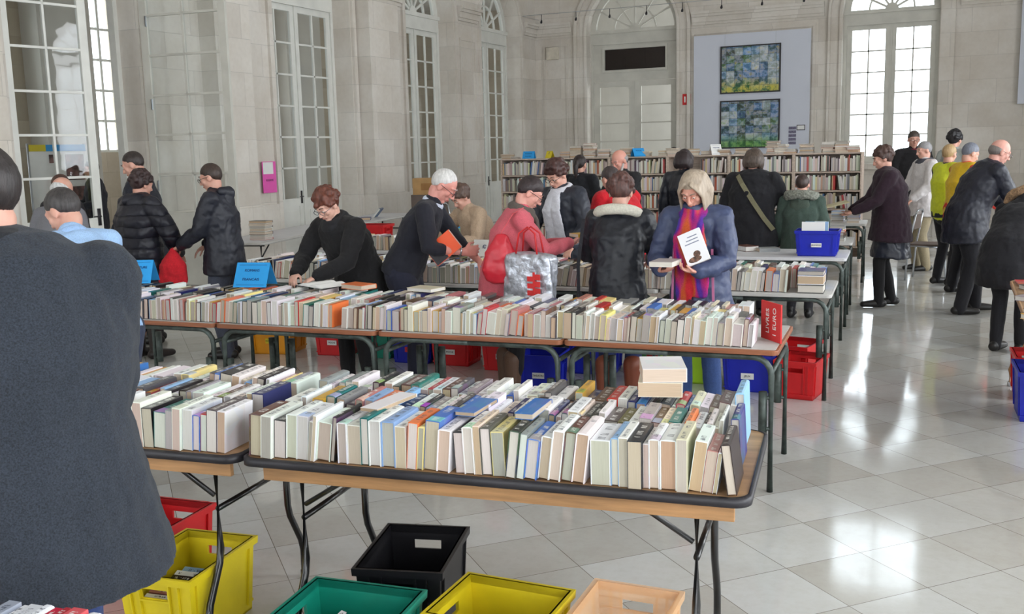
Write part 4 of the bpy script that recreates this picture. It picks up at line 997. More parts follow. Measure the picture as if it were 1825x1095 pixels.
for (z0, z1, nm, seed, gc) in ((2.93, 4.02, 'upper', 2.3, (206, 196, 30)), (1.66, 2.77, 'lower', 7.9, (110, 170, 50))):
    root = empty('painting', (-5.72, YB - .105, z0), 0, 'colourful gridded landscape collage in black frame, the %s of two on panel' % nm, 'painting', None)
    H_ = z1 - z0; W_ = 1.39
    mb = MB(); mb.box(.03, -.022, .03, W_ - .03, -.004, H_ - .03); mb.build('canvas', mat_art('collage_' + nm, seed, gc), root)
    mb = MB()
    for b in ((0, -.04, 0, W_, 0, .03), (0, -.04, H_ - .03, W_, 0, H_), (0, -.04, .03, .03, 0, H_ - .03), (W_ - .03, -.04, .03, W_, 0, H_ - .03)): mb.box(*b)
    mb.build('frame', EDGE_B, root)
    if nm == 'upper':
        mb = MB(); mb.tube([(.1, -.004, H_), (.1, .003, H_ + .27)], .004, 6); mb.build('hanging_wire', METAL_S, root); mb = MB(); mb.tube([(1.27, -.004, H_), (1.27, .003, H_ + .27)], .004, 6); mb.build('hanging_wire', METAL_S, root)
root = empty('information_sheets', (-3.98, YB - .105, 1.70), 0, 'small printed sheets pinned low at right of the display panel', 'notice')
for i in range(5):
    mb = MB(); mb.box(-.15, -.003, .02 + i * .085, .02, 0, .085 + i * .085); mb.build('printed_sheet', simple('printed_grey_purple', (120, 116, 140), .8, var=.3, scale=60), root)
mb = MB(); mb.box(.03, -.004, .34, .22, 0, .46); mb.build('framed_logo', INKK, root); mb = MB(); mb.box(.045, -.006, .355, .205, -.004, .445); mb.build('logo_paper', PAPER, root)
mb = MB(); mb.box(-10.17, YB - .09, 3.98, -9.86, YB - .001, 4.28); mb.box(-10.13, YB - .095, 4.02, -9.90, YB - .09, 4.24)
tag(mb.build('wall_speaker', simple('cream_speaker_plastic', (214, 206, 190), .6), bevel=.01), 'small square cream box high on the back wall near corner', 'speaker')
root = empty('exit_notice', (-6.55, YB - .004, 2.72), 0, 'small red and white notice on the stone pier right of back door', 'sign')
mb = MB(); mb.box(-.11, -.01, 0, .11, 0, .26); mb.build('notice_plate', CARDC['red'], root)
mb = MB(); mb.box(-.07, -.012, .06, -.035, -.01, .20); mb.box(.01, -.012, .05, .055, -.01, .20); mb.build('white_pictogram', PAPER, root)
# leaning white panel high at the right of the back wall
mb = MB(); mb.box(.56, YB - .2, 2.45, 1.7, YB - .15, 5.6); mb.box(.7, YB - .15, 2.6, .8, YB - .002, 5.5)
tag(mb.build('hanging_white_panel', BOARD), 'tall white panel hanging on back wall at the right edge', 'panel')
# spotlights on a cable under the vault
root = empty('cable_lights', (0, 0, 0), 0, 'taut cable of tiny spotlights strung before the back wall', 'lamp')
CY = YB - 1.0; pa = V((-10.4, CY, 4.98)); pb = V((.5, CY, 4.98)); mb = MB(); mb.tube([pa, pb], .004, 6); mb.tube([pa + V((0, .05, 0)), pb + V((0, .05, 0))], .004, 6)
for q_ in (pa, pb): mb.tube([q_, q_ + V((0, 1.0, 0))], .004, 6)
mb.build('cable', METAL_S, root)
for x in (-9.9, -9.0, -8.15, -7.25, -6.4, -5.5, -4.6, -3.7, .15):
    mb = MB(); mb.tube([(x, CY + .02, 4.98), (x, CY + .02, 4.84)], .008, 8); mb.limb([(x, CY + .02, 4.83), (x, CY, 4.79)], [.02, .028], n=10); mb.build('spotlight', EDGE_B, root, True)
# pink notice on the pier beside door 2, notice board in the gallery
pk = at_x(461, 348, XL + .345); root = empty('pink_notice', (XL + .05, 13.06, 1.16), R(90), 'bright pink notice taped to stone pier beside the glazed door', 'sign')
mb = MB(); mb.box(-.17, -.006, 0, .17, 0, .50); mb.build('card_panel', CARDC['pink'], root); mb = MB(); mb.box(-.15, -.008, .30, .10, -.006, .49); mb.build('white_sheet', PAPER, root)
text_obj('RESERVE', .05, INKK, root, (0, -.008, .2))
root = empty('notice_board', (-13.0, 11.15, 0), R(90), 'free-standing notice board with blue header seen through the open door leaf', 'notice board')
mb = MB(); mb.box(-.5, -.02, .9, .55, .02, 2.0); mb.build('board', PAPER, root)
mb = MB(); mb.box(-.2, -.03, 1.9, .55, -.021, 2.0); mb.build('blue_header', CARDC['blue'], root)
mb = MB(); mb.box(-.5, -.03, 1.9, -.2, -.021, 2.0); mb.build('yellow_header', CARDC['yellow'], root)
mb = MB(); mb.box(.15, -.03, 1.45, .5, -.021, 1.85); mb.box(.15, -.03, 1.1, .5, -.021, 1.35); mb.box(-.15, -.03, 1.72, 0, -.021, 1.85); mb.build('photograph', simple('dark_reddish_photo', (120, 84, 80), .5, var=.5, scale=9), root)
for x in (-.5, .55):
    mb = MB(); mb.tube([(x, 0, 0), (x, 0, 2.02)], .018, 8); mb.tube([(x, -.2, .01), (x, .2, .01)], .018, 8); mb.build('leg', METAL_S, root, True)
# cabinet, chair and cardboard box beside door 4
root = empty('cabinet', (-9.0, 15.7, 0), R(20), 'low dark brown cabinet by the left wall under the cardboard box', 'cabinet')
mb = MB(); mb.box(-.3, -.22, 0, .3, .22, 1.0); mb.build('body', CARD_D, root); mb = MB(); mb.box(-.29, -.235, .05, -.005, -.22, .95); mb.build('door', CARD_D, root); mb = MB(); mb.box(.005, -.235, .05, .29, -.22, .95); mb.build('door', CARD_D, root)
mb = MB(); mb.box(-.27, -.19, 0, .27, .19, .29); mb.box(-.275, -.02, .29, .275, .02, .293); o = mb.build('cardboard_box', CARD, bevel=.005, loc=(-9.0, 15.7, 1.0)); o.rotation_euler.z = R(20)
tag(o, 'large brown cardboard box on the cabinet by the left wall', 'box'); mb = MB(); mb.box(-.12, -.193, .08, .16, -.1905, .2); mb.build('printed_panel', simple('darker_card_print', (150, 108, 62), .8), o)
def tube_chair(x, y, rz, label, frame=METAL_S, seat=CARD_D):
    r_ = empty('tube_chair', (x, y, 0), rz, label, 'chair')
    for s in (-1, 1):
        mb = MB(); mb.tube([(s * .2, -.2, 0), (s * .19, -.17, .44), (s * .19, -.13, .66), (s * .17, -.1, .84)], .012, 8); mb.build('rear_leg', frame, r_, True)
        mb = MB(); mb.tube([(s * .2, .2, 0), (s * .19, .17, .43)], .012, 8); mb.tube([(s * .19, .17, .43), (s * .19, -.17, .44)], .010, 8); mb.build('front_leg', frame, r_, True)
    mb = MB(); mb.tube([(-.17, -.1, .84), (-.13, -.09, .88), (.13, -.09, .88), (.17, -.1, .84)], .012, 8); mb.build('top_rail', frame, r_, True)
    mb = MB(); mb.box(-.2, -.18, .44, .2, .2, .465); mb.build('seat', seat, r_, bevel=.008); mb = MB(); mb.box(-.17, -.135, .64, .17, -.115, .82); mb.build('backrest', seat, r_, bevel=.008); return r_
tube_chair(-8.4, 14.9, R(200), 'metal tube chair in front of the brown cabinet')
tube_chair(-.62, 13.6, R(-100), 'steel tube chair against the yellow vests, right of the aisle')

# ------------------------------------------------------------------ people
def skin_mat(c):
    key = 'skin_%02x%02x%02x' % tuple(c)
    if key in MATS: return MATS[key]
    t = NT(key); g = t.n('ShaderNodeTexCoord').outputs['Object']; n1 = t.noise(g, 18, 4); c_ = srgb(c)
    t.l(t.mix(t.ramp(n1.outputs['Fac'], .35, .7), c_, tuple(v * k for v, k in zip(c_[:3], (.95, .86, .84))) + (1,)), t.b.inputs['Base Color'])
    t.b.inputs['Roughness'].default_value = .5; t.b.inputs['Subsurface Weight'].default_value = .08; t.b.inputs['Subsurface Radius'].default_value = (.02, .008, .004)
    MATS[key] = t.m; return t.m
def hair_mat(c):
    key = 'hair_%02x%02x%02x' % tuple(c)
    if key in MATS: return MATS[key]
    t = NT(key); g = t.n('ShaderNodeTexCoord').outputs['Object']; mp = t.n('ShaderNodeMapping'); t.l(g, mp.inputs[0]); mp.inputs['Scale'].default_value = (70, 70, 8)
    n1 = t.noise(mp.outputs[0], 1.0, 5, .65); c_ = srgb(c)
    t.l(t.mix(t.ramp(n1.outputs['Fac'], .35, .65), tuple(v * (.5 if c_[0] < .15 else .74) for v in c_[:3]) + (1,), tuple(min(1, v * (1.35 if c_[0] < .15 else 1.12)) for v in c_[:3]) + (1,)), t.b.inputs['Base Color'])
    t.b.inputs['Roughness'].default_value = .5; t.bump(n1.outputs['Fac'], .6, .006); MATS[key] = t.m; return t.m
def scarf_mat():
    t = NT('multicolour_scarf_cloth'); g = t.n('ShaderNodeTexCoord').outputs['Object']; mp = t.n('ShaderNodeMapping'); t.l(g, mp.inputs[0]); mp.inputs['Scale'].default_value = (9, 3, 2.2)
    n1 = t.noise(mp.outputs[0], 1.0, 2); cr = t.n('ShaderNodeValToRGB'); t.l(n1.outputs['Fac'], cr.inputs[0]); e = cr.color_ramp.elements
    for _ in range(4): e.new(.5)
    for i, (p_, c) in enumerate(((.36, (196, 24, 40)), (.43, (196, 84, 30)), (.49, (190, 30, 110)), (.54, (88, 30, 140)), (.60, (70, 60, 170)), (.66, (200, 40, 50)))): e[i].position = p_; e[i].color = srgb(c)
    f2 = t.noise(g, 150, 3); t.l(t.mix(t.ramp(f2.outputs['Fac'], .3, .7), t.mix(1.0, cr.outputs[0], (.7, .7, .7, 1), 'MULTIPLY'), cr.outputs[0]), t.b.inputs['Base Color'])
    t.b.inputs['Roughness'].default_value = .85; t.bump(f2.outputs['Fac'], .4, .004); return t.m
SCARFM = scarf_mat()
LENS = glass_mat(); EYEW = simple('eye_white', (226, 222, 216), .3); IRIS = simple('dark_iris', (46, 34, 28), .3)
FOLD = {}
def fold_tex(scale):
    if scale not in FOLD:
        tx = bpy.data.textures.new('cloth_folds', 'CLOUDS'); tx.noise_scale = scale; tx.noise_depth = 2; FOLD[scale] = tx
    return FOLD[scale]
def organic(mb, name, mat, parent, voxel, smooth=4, disp=0, dscale=.12, M=None):
    o = mb.build(name, mat, parent, True)
    r = o.modifiers.new('remesh', 'REMESH'); r.mode = 'VOXEL'; r.voxel_size = voxel; r.use_smooth_shade = True
    if smooth: s_ = o.modifiers.new('smooth', 'SMOOTH'); s_.factor = .5; s_.iterations = smooth
    if disp:
        d = o.modifiers.new('folds', 'DISPLACE'); d.texture = fold_tex(dscale); d.strength = disp; d.mid_level = .5; d.texture_coords = 'LOCAL'
    return o
def ik(Sh, W, a, b, hint):
    d = W - Sh; L = d.length
    if L > (a + b) * .985: W = Sh + d * ((a + b) * .985 / L); d = W - Sh; L = d.length
    L = max(L, abs(a - b) + .03); x = (a * a - b * b + L * L) / (2 * L); hgt = math.sqrt(max(0, a * a - x * x)); u = d.normalized()
    p = hint - u * hint.dot(u); p = p.normalized() if p.length > 1e-4 else V((0, -1, 0))
    return Sh + u * x + p * hgt, W
def hand(mb, Wr, fd, n, side, curl, s):
    fd = fd.normalized(); n = (n - fd * n.dot(fd)).normalized(); w_ = fd.cross(n) * side
    mb.limb([Wr - fd * .02, Wr + fd * .03 * s, Wr + fd * .082 * s], [(.026 * s, .019 * s), (.037 * s, .017 * s), (.040 * s, .012 * s)], side=w_)
    for i in range(4):
        b = Wr + fd * (.084 - .004 * abs(i - 1)) * s + w_ * (.029 - .0195 * i) * s; L = (.070, .078, .073, .056)[i] * s; p = [b - fd * .02 * s, b]; ang = 0
        for k, fr in enumerate((.45, .31, .24)):
            ang += curl * (.45, .75, .55)[k] + i * .03; q = (fd * math.cos(ang) + n * math.sin(ang)); q = (q + w_ * (.10 - .07 * i)).normalized(); p.append(p[-1] + q * L * fr)
        mb.limb(p, [.0095 * s, .0092 * s, .0086 * s, .0080 * s, .0070 * s], n=8)
    b = Wr + fd * .022 * s + w_ * .028 * s; q = (fd * .65 + w_ * .62 + n * .25).normalized(); q2 = (fd * .9 + w_ * .1 + n * (.3 + curl * .5)).normalized()
    mb.limb([b, b + q * .040 * s, b + q * .040 * s + q2 * .030 * s, b + q * .040 * s + q2 * .055 * s], [.0125 * s, .0115 * s, .0100 * s, .0085 * s], n=8)
def person(label, x, y, h, face, lean=0, hp=10, hyaw=0, hroll=0, build=1.0, woman=False,
           rh=None, lh=None, rcurl=.5, lcurl=.5, rn=None, ln=None, rf=None, lf=None, relb=None, lelb=None,
           top=(30, 30, 36), topkind='plain', hem=.78, flare=1.0, legs=(30, 32, 40), legkind='plain', shoes=(20, 18, 18), boots=None, skirt=None,
           hair='short', hairc=(52, 38, 30), skin=(206, 158, 140), glasses=None, collar=None, hood=None, hoodlining=None, fur=None, scarf=None, scarfmat=None, scarf_long=False,
           beard=None, vest=None, voxel=.010, bodyvox=None, face_on=True, feet=None, sleeve=1.0, extra=None, sit=0.0):
    """face: heading in degrees, 0 looks along +Y of the room"""
    s = h / 1.72; root = empty('person', (x, y, 0), R(face), label, 'person')
    L = R(lean); d = V((0, math.sin(L), math.cos(L))); fx = V((1, 0, 0)); fwd = V((0, math.cos(L), -math.sin(L)))
    pel = V((0, -.16 * math.sin(L), .93 * s - .03 * (1 - math.cos(L)))); waist = pel + d * .15 * s; chest = pel + d * .34 * s + fwd * -.01
    neck = pel + d * .535 * s; bw = build * (0.93 if woman else 1.0)
    bw2 = 1 + (bw - 1) * .55; shw = .176 * s * bw2; sh = {1: pel + d * .485 * s + fx * shw, -1: pel + d * .485 * s - fx * shw}
    nl = L * .75 + R(hp) * .35; nd = V((math.sin(R(hroll)) * .6, math.sin(nl), math.cos(nl))); hc = neck + nd * .145 * s + V((0, .012, 0))
    HM = (Matrix.Rotation(R(-hyaw), 3, 'Z') @ Matrix.Rotation(-(L * .45 + R(hp)), 3, 'X') @ Matrix.Rotation(R(hroll), 3, 'Y'))
    hs = s * .97; H_ = lambda a, b, c: hc + HM @ V((a, b, c)) * hs
    bv = bodyvox or max(.006, voxel * .8)
    B = MB()
    # head and face
    B.blob(H_(0, -.012, .028), (.077 * hs, .095 * hs, .092 * hs), HM, 18, 12); B.blob(H_(0, .022, -.032), (.060 * hs, .066 * hs, .082 * hs), HM, 16, 10)
    B.blob(H_(0, .058, -.092), (.028 * hs, .026 * hs, .024 * hs), HM)
    for q in (-1, 1):
        B.blob(H_(q * .036, .060, -.022), (.026 * hs, .022 * hs, .026 * hs), HM); B.blob(H_(q * .079, -.006, -.012), (.010 * hs, .021 * hs, .032 * hs), HM)
        B.limb([H_(q * .012, .088, .030), H_(q * .048, .074, .030)], [.009 * hs, .008 * hs], n=8); B.blob(H_(q * .031, .076, .008), (.017 * hs, .013 * hs, .011 * hs), HM)
    B.limb([H_(0, .086, .022), H_(0, .104, -.012), H_(0, .110, -.028)], [.008 * hs, .010 * hs, .013 * hs], n=10)
    for q in (-1, 1): B.blob(H_(q * .012, .098, -.032), (.009 * hs, .010 * hs, .008 * hs), HM)
    B.limb([H_(-.022, .082, -.058), H_(0, .092, -.056), H_(.022, .082, -.058)], [.006 * hs, .007 * hs, .006 * hs], n=8)
    B.limb([H_(-.018, .080, -.068), H_(0, .090, -.069), H_(.018, .080, -.068)], [.006 * hs, .008 * hs, .006 * hs], n=8)
    B.limb([neck - d * .05, neck + nd * .02, H_(0, -.02, -.06)], [.060 * s, .053 * s, .055 * s])
    # trunk
    B.limb([pel - V((0, 0, .04)), pel + d * .02, waist, chest, pel + d * .46 * s], [(.15 * s * bw, .11 * s), (.158 * s * bw, .112 * s), (.135 * s * bw, .098 * s), (.158 * s * bw, .112 * s), (.12 * s * bw, .075 * s)], side=fx)
    B.limb([sh[-1] * .8 + sh[1] * .2, sh[1] * .8 + sh[-1] * .2], [.055 * s, .055 * s])
    ank = {}; kn = {}; hip = {}
    ft = feet or {1: (.10, .02, 0), -1: (-.10, -.02, 0)}
    for q in (1, -1):
        fx_, fy_, fr_ = ft[q]; hip[q] = pel + V((q * .088 * s, 0, -.02)); ank[q] = V((fx_ * s, fy_, .085 * s))
        kk, _ = ik(hip[q], ank[q], .42 * s, .42 * s, V((0, 1, 0))); kn[q] = kk
        B.limb([hip[q], (hip[q] + kk) / 2, kk, kk * .55 + ank[q] * .45, ank[q]], [.082 * s, .072 * s, .050 * s, .052 * s, .036 * s])
        tz = V((math.sin(R(-fr_)), math.cos(R(-fr_)), 0)); B.limb([ank[q] + V((0, -.02, -.045 * s)), ank[q] + tz * .16 * s + V((0, 0, -.055 * s))], [(.035 * s, .03 * s), (.04 * s, .022 * s)])
    arm = {}
    for q, tgt, elb, hn, hf, cu in ((1, rh, relb, rn, rf, rcurl), (-1, lh, lelb, ln, lf, lcurl)):
        tgt = V(tgt) if tgt else pel + V((q * (.25 + .04 * bw) * s, .07, -.12 * s)); hint = V(elb) if elb else V((q * .55, -.6, -.8))
        e, wq = ik(sh[q], tgt, .285 * s, .255 * s, hint); arm[q] = (sh[q], e, wq); fa = (wq - e).normalized()
        B.limb([sh[q], (sh[q] + e) / 2, e, e * .5 + wq * .5, wq], [.050 * s * bw, .044 * s * bw, .037 * s, .034 * s, .025 * s])
        n_ = V(hn) if hn else (V((-q, .1, 0)) if not tgt or tgt.y < .15 else V((0, .2, -1))); f_ = V(hf) if hf else fa
        hand(B, wq, f_, n_, q, cu, s * (.92 if woman else 1.0))
    organic(B, 'body', skin_mat(skin), root, bv, 2)
    # trousers, shoes
    T = MB(); T.limb([pel + V((0, 0, .05)), pel - V((0, 0, .07 * s))], [(.172 * s * bw, .128 * s), (.168 * s * bw, .125 * s)], side=fx)
    lw = 1.0 if woman else 1.14
    for q in (1, -1):
        bot = ank[q] - V((0, 0, .03)) if not boots else ank[q] + V((0, 0, .12))
        T.limb([hip[q], (hip[q] + kn[q]) / 2, kn[q], kn[q] * .5 + ank[q] * .5, bot], [(.098 * s * lw, .102 * s * lw), .087 * s * lw, .066 * s * lw, .063 * s * lw, (.052 * s * lw)], side=fx)
    organic(T, 'trousers' if not woman or not skirt else 'leggings', cloth(legs, legkind), root, voxel, 3, .010, .10)
    for q in (1, -1):
        sm = MB(); fx_, fy_, fr_ = ft[q]; tz = V((math.sin(R(-fr_)), math.cos(R(-fr_)), 0)); c0 = V((ank[q].x, ank[q].y, 0))
        sm.limb([c0 - tz * .045 * s + V((0, 0, .045)), c0 + tz * .06 * s + V((0, 0, .042)), c0 + tz * .165 * s + V((0, 0, .034))], [(.042 * s, .042), (.048 * s, .040), (.043 * s, .030)], side=V((tz.y, -tz.x, 0)))
        for v in sm.v: v.z = max(v.z, .001)
        if boots: sm.limb([c0 + V((0, 0, .05)), c0 + V((0, 0, .2)), c0 + V((0, 0, .36 * s))], [.056 * s, .062 * s, .072 * s])
        else: sm.limb([c0 + V((0, 0, .05)), c0 + V((0, 0, .10))], [.044 * s, .046 * s])
        organic(sm, 'boot' if boots else 'shoe', simple('leather_%02x%02x%02x' % tuple(boots or shoes), boots or shoes, .45, bump=.1), root, .009, 2)
    # upper garment
    k = {'puffer': .052, 'shell': .038, 'tweed': .038, 'plain': .032, 'knit': .020, 'fur': .05, 'leather': .03}[topkind]
    G = MB(); hz = hem * s; pts, rad = [], []
    hp_ = V((0, pel.y * .8, 0))
    if hem < .86:
        nseg = 3
        for i in range(nseg):
            f = i / nseg; z = hz + (pel.z - .04 - hz) * f; fl = 1 + (flare - 1) * (1 - f)
            pts.append(V((0, pel.y * (.75 + .25 * f) + .01, z))); rad.append(((.178 * bw * s + k) * fl, (.132 * s + k) * fl))
    else:
        pts.append(pel + d * (hem - .93) * s); rad.append((.165 * bw * s + k, .118 * s + k))
    if hem <= 1.0: pts.append(pel + d * .07 * s); rad.append((.162 * bw * s + k, .118 * s + k))
    pts += [waist + d * .03, chest, pel + d * .45 * s]; rad += [(.150 * bw * s + k, .108 * s + k), (.166 * bw * s + k, .116 * s + k), (.150 * bw * s + k, .088 * s + k)]
    if pts[0].z > pts[1].z - .01: pts.pop(1); rad.pop(1)
    dk = 1 + (build - 1) * .7; rad = [(a_, b_ * dk) for a_, b_ in rad]; G.limb(pts, rad, side=fx, n=20, dome0=False)
    G.limb([sh[-1] * .93 + sh[1] * .07 + d * .005, neck - d * .035, sh[1] * .93 + sh[-1] * .07 + d * .005], [.052 * s + k * .7, .066 * s + k * .5, .052 * s + k * .7], side=d)
    G.limb([neck - d * .06, neck + nd * .015], [.075 * s + k * .3, .064 * s + k * .2])
    for q in (1, -1):
        a, e, wq = arm[q]; end = e + (wq - e) * (.93 if sleeve >= 1 else sleeve)
        G.limb([a, (a + e) / 2, e, (e + end) / 2, end], [.053 * s * (1 + (bw - 1) * .4) + k * .7, .050 * s + k * .8, .043 * s + k * .8, .040 * s + k * .7, .034 * s + k * .5])
    if collar == 'high': G.torus(neck + nd * .03, .062 * s + .008, .066 * s + .008, .016, Matrix.Rotation(-nl, 3, 'X'), rz=.035)
    organic(G, {'knit': 'sweater', 'puffer': 'quilted_coat', 'shell': 'jacket', 'tweed': 'overcoat'}.get(topkind, 'coat'), cloth(top, topkind), root, voxel, 3, {'knit': .016, 'shell': .030, 'puffer': .026, 'plain': .026, 'tweed': .016}.get(topkind, .024), .085)
    back = -fwd
    def crescent(name, mat, Rr, r, z0, extra_=None, disp=.012, a0=-200, a1=20, vx=None):
        m_ = MB(); M_ = Matrix.Rotation(-(L + R(12)), 3, 'X')
        m_.torus(neck + back * .035 + d * z0, Rr[0], Rr[1], r, M_, a0, a1, 22, 10, rz=r * 1.15)
        for aa in (a0, a1): m_.blob(neck + back * .035 + d * z0 + M_ @ V((Rr[0] * math.cos(R(aa)), Rr[1] * math.sin(R(aa)), 0)), r)
        organic(m_, name, mat, root, vx or voxel, 2, disp, .05)
    if hood:
        m_ = MB(); m_.limb([neck + back * .07 + d * .01 - fx * .07 * s, neck + back * .11 + d * -.005, neck + back * .07 + d * .01 + fx * .07 * s], [.045, .062, .045], side=d); m_.blob(neck + back * .10 - d * .08, (.10, .045, .10), Matrix.Rotation(-L, 3, 'X'))
        organic(m_, 'hood', cloth(hood, topkind if topkind in ('puffer', 'shell') else 'plain'), root, voxel, 4, .015, .08)
    if hoodlining: crescent('hood_lining', cloth(hoodlining, 'plain'), (.150 * s, .105 * s), .032, -.012, a0=-195, a1=15, disp=.006)
    if fur: crescent('fur_trim', cloth(fur, 'fur'), (.16 * s, .14 * s), .042, .01, disp=.03)
    if collar and collar != 'high':
        m_ = MB(); m_.torus(neck + nd * .005, .066 * s, .070 * s, .012, Matrix.Rotation(-nl, 3, 'X'), rz=.024); organic(m_, 'shirt_collar', cloth(collar, 'plain'), root, .006, 1)
    if scarf:
        mt = scarfmat or cloth(scarf, 'knit'); m_ = MB(); M_ = Matrix.Rotation(-nl, 3, 'X')
        m_.torus(neck + nd * .012, .074 * s, .078 * s, .028, M_, rz=.036); m_.torus(neck + nd * .0 + fwd * .01, .088 * s, .092 * s, .028, M_ @ Matrix.Rotation(R(-8), 3, 'X'), rz=.032)
        if scarf_long:
            f0 = neck + fwd * .11 - d * .02
            for q, ln_ in ((-1, .55), (1, .62)):
                p_ = [f0 + fx * q * .03, chest + fwd * (.155 * s + k) + fx * q * .05 + d * .06, waist + fwd * (.14 * s + k) + fx * q * .055, waist + fwd * (.14 * s + k) - V((0, 0, ln_ - .42)) + fx * q * .05]
                m_.limb(p_, [(.045, .018), (.055, .016), (.058, .014), (.05, .012)], side=fx)
        organic(m_, 'scarf', mt, root, .008, 2, .012, .05)
    if skirt:
        m_ = MB(); z1 = .54 * s; m_.limb([V((0, pel.y * .7, z1)), V((0, pel.y * .85, .62 * s)), V((0, pel.y, hz + .06))], [(.235 * s, .215 * s), (.23 * s, .205 * s), (.20 * s, .18 * s)], side=fx, n=20, dome0=False); organic(m_, 'skirt', cloth(skirt, 'leather'), root, voxel, 3, .03, .10)
    if vest:
        m_ = MB(); kk = k + .016; m_.limb([pel + d * .0, waist, chest, pel + d * .45 * s], [(.160 * bw * s + kk, .118 * s + kk), (.150 * bw * s + kk, .108 * s + kk), (.168 * bw * s + kk, .118 * s + kk), (.150 * bw * s + kk, .09 * s + kk)], side=fx, n=20)
        m_.limb([sh[-1] * .88 + sh[1] * .12 + d * .012, sh[1] * .88 + sh[-1] * .12 + d * .012], [.06 * s + k, .06 * s + k]); organic(m_, 'high_visibility_vest', cloth(vest, 'shell'), root, voxel, 4, .02, .1)
    # hair
    if hair:
        hm = hair_mat(hairc); Hh = MB(); hv = .007 if voxel < .011 else .009; hd, hds = .004, .02
        def cap(rx, ry, rz, oy, oz, plane):
            m_ = MB(); m_.blob((0, oy, oz), (rx, ry, rz), None, 22, 16)
            for v in m_.v:
                zc = plane(v.y)
                tt_ = max(0, min(1, (v.z - zc) / .045)); kx_ = .925 + .075 * tt_ ** .6
                if v.z < zc: v.z = zc + (v.z - zc) * .06
                v.x *= kx_; v.y = oy + (v.y - oy) * kx_
                Hh.v.append(H_(v.x, v.y, v.z))
            b = len(Hh.v) - len(m_.v)
            for f_ in m_.f: Hh.f.append([b + i for i in f_]); Hh.m.append(0)
        if hair == 'short': cap(.083, .101, .101, -.014, .028, lambda y_: .045 if y_ > .06 else .045 - (.06 - y_) * .75)
        elif hair == 'crop': cap(.0805, .0985, .0965, -.014, .028, lambda y_: .05 if y_ > .06 else .05 - (.06 - y_) * .8)
        elif hair == 'balding':
            cap(.0805, .0965, .075, -.018, .0, lambda y_: -.020 - max(0, -y_) * .55)
            for i_ in range(len(Hh.v)):
                q_ = HM.transposed() @ (Hh.v[i_] - hc) / hs
                if q_.y > .022: q_.y = .022
                if q_.z > .050 - .35 * (q_.y + .03): q_.z = .050 - .35 * (q_.y + .03)
                Hh.v[i_] = H_(*q_)
        elif hair == 'thin':
            cap(.0825, .098, .098, -.018, .028, lambda y_: .062 if y_ > .055 else .062 - (.055 - y_) * .95)
        elif hair in ('curly', 'fluffy'):
            cap(.090, .108, .112, -.016, .030, lambda y_: .05 if y_ > .06 else .05 - (.06 - y_) * 1.0); rr = random.Random(int(x * 100))
            for i_ in range(90):
                th, ph = rr.uniform(.05, 1.75), rr.uniform(0, 2 * math.pi); v = V((math.sin(th) * math.cos(ph) * .09, math.sin(th) * math.sin(ph) * .105 - .02, math.cos(th) * .108 + .03))
                if v.y > .05 and v.z < .06: continue
                Hh.blob(H_(*v), rr.uniform(.014, .024) * (1.2 if hair == 'curly' else 1), None, 8, 6)
        elif hair in ('bob', 'long', 'mid'):
            cap(.0845, .102, .104, -.014, .029, lambda y_: .066 if y_ > .062 else .066 - (.062 - y_) * 1.1)
            zb_ = {'bob': -.125, 'long': -.20, 'mid': -.08}[hair]
            for q in (-1, 1):
                Hh.limb([H_(q * .022, .060, .100), H_(q * .066, .058, .055), H_(q * .080, .034, -.01), H_(q * .080, .026, -.06) + V((0, -.01, (zb_ + .06) * hs))], [(.022, .010), (.030, .011), (.034, .012), (.026, .010)], side=HM @ V((0, 1, 0)))
                Hh.limb([H_(q * .066, -.005, .07), H_(q * .083, -.005, 0), H_(q * .086, -.01, -.05), H_(q * .082, -.01, -.06) + V((0, -.01, (zb_ + .06) * hs))], [(.045, .014), (.050, .015), (.048, .016), (.040, .014)], side=HM @ V((0, 1, 0)))
                Hh.limb([H_(q * .060, -.05, .07), H_(q * .088, -.04, 0), H_(q * .088, -.05, -.05), H_(q * .078, -.055, -.06) + V((0, -.01, (zb_ + .06) * hs))], [(.05, .02), (.055, .024), (.05, .026), (.042, .022)], side=HM @ V((0, 1, 0)))
            Hh.limb([H_(0, -.085, .07), H_(0, -.105, 0), H_(0, -.100, -.05), H_(0, -.085, zb_)], [(.075, .03), (.085, .035), (.08, .036), (.068, .028)], side=HM @ V((1, 0, 0)))
            hd = .002; hv = .0055 if voxel < .010 else hv
        elif hair == 'pony':
            cap(.084, .102, .104, -.014, .028, lambda y_: .05 if y_ > .06 else .05 - (.06 - y_) * .9)
            Hh.limb([H_(0, -.10, .03), H_(0, -.125, -.02), H_(0, -.12, -.10), H_(0, -.10, -.20)], [.028, .032, .028, .014])
        organic(Hh, 'hair', hm, root, hv, 2, hd, hds)
        if face_on:
            m_ = MB()
            for q in (-1, 1): m_.limb([H_(q * .016, .0965, .034), H_(q * .034, .092, .040), H_(q * .050, .078, .034)], [.004, .0045, .003], n=6)
            organic(m_, 'eyebrows', hair_mat(tuple(int(v * .8) for v in hairc)), root, .004, 0)
    if beard:
        m_ = MB(); m_.limb([H_(-.066, .02, -.03), H_(-.050, .058, -.085), H_(0, .085, -.105), H_(.050, .058, -.085), H_(.066, .02, -.03)], [.012, .016, .022, .016, .012]); m_.limb([H_(-.026, .094, -.048), H_(0, .102, -.045), H_(.026, .094, -.048)], [.006, .007, .006], n=8)
        organic(m_, 'beard', hair_mat(beard), root, .007, 1, .006, .02)
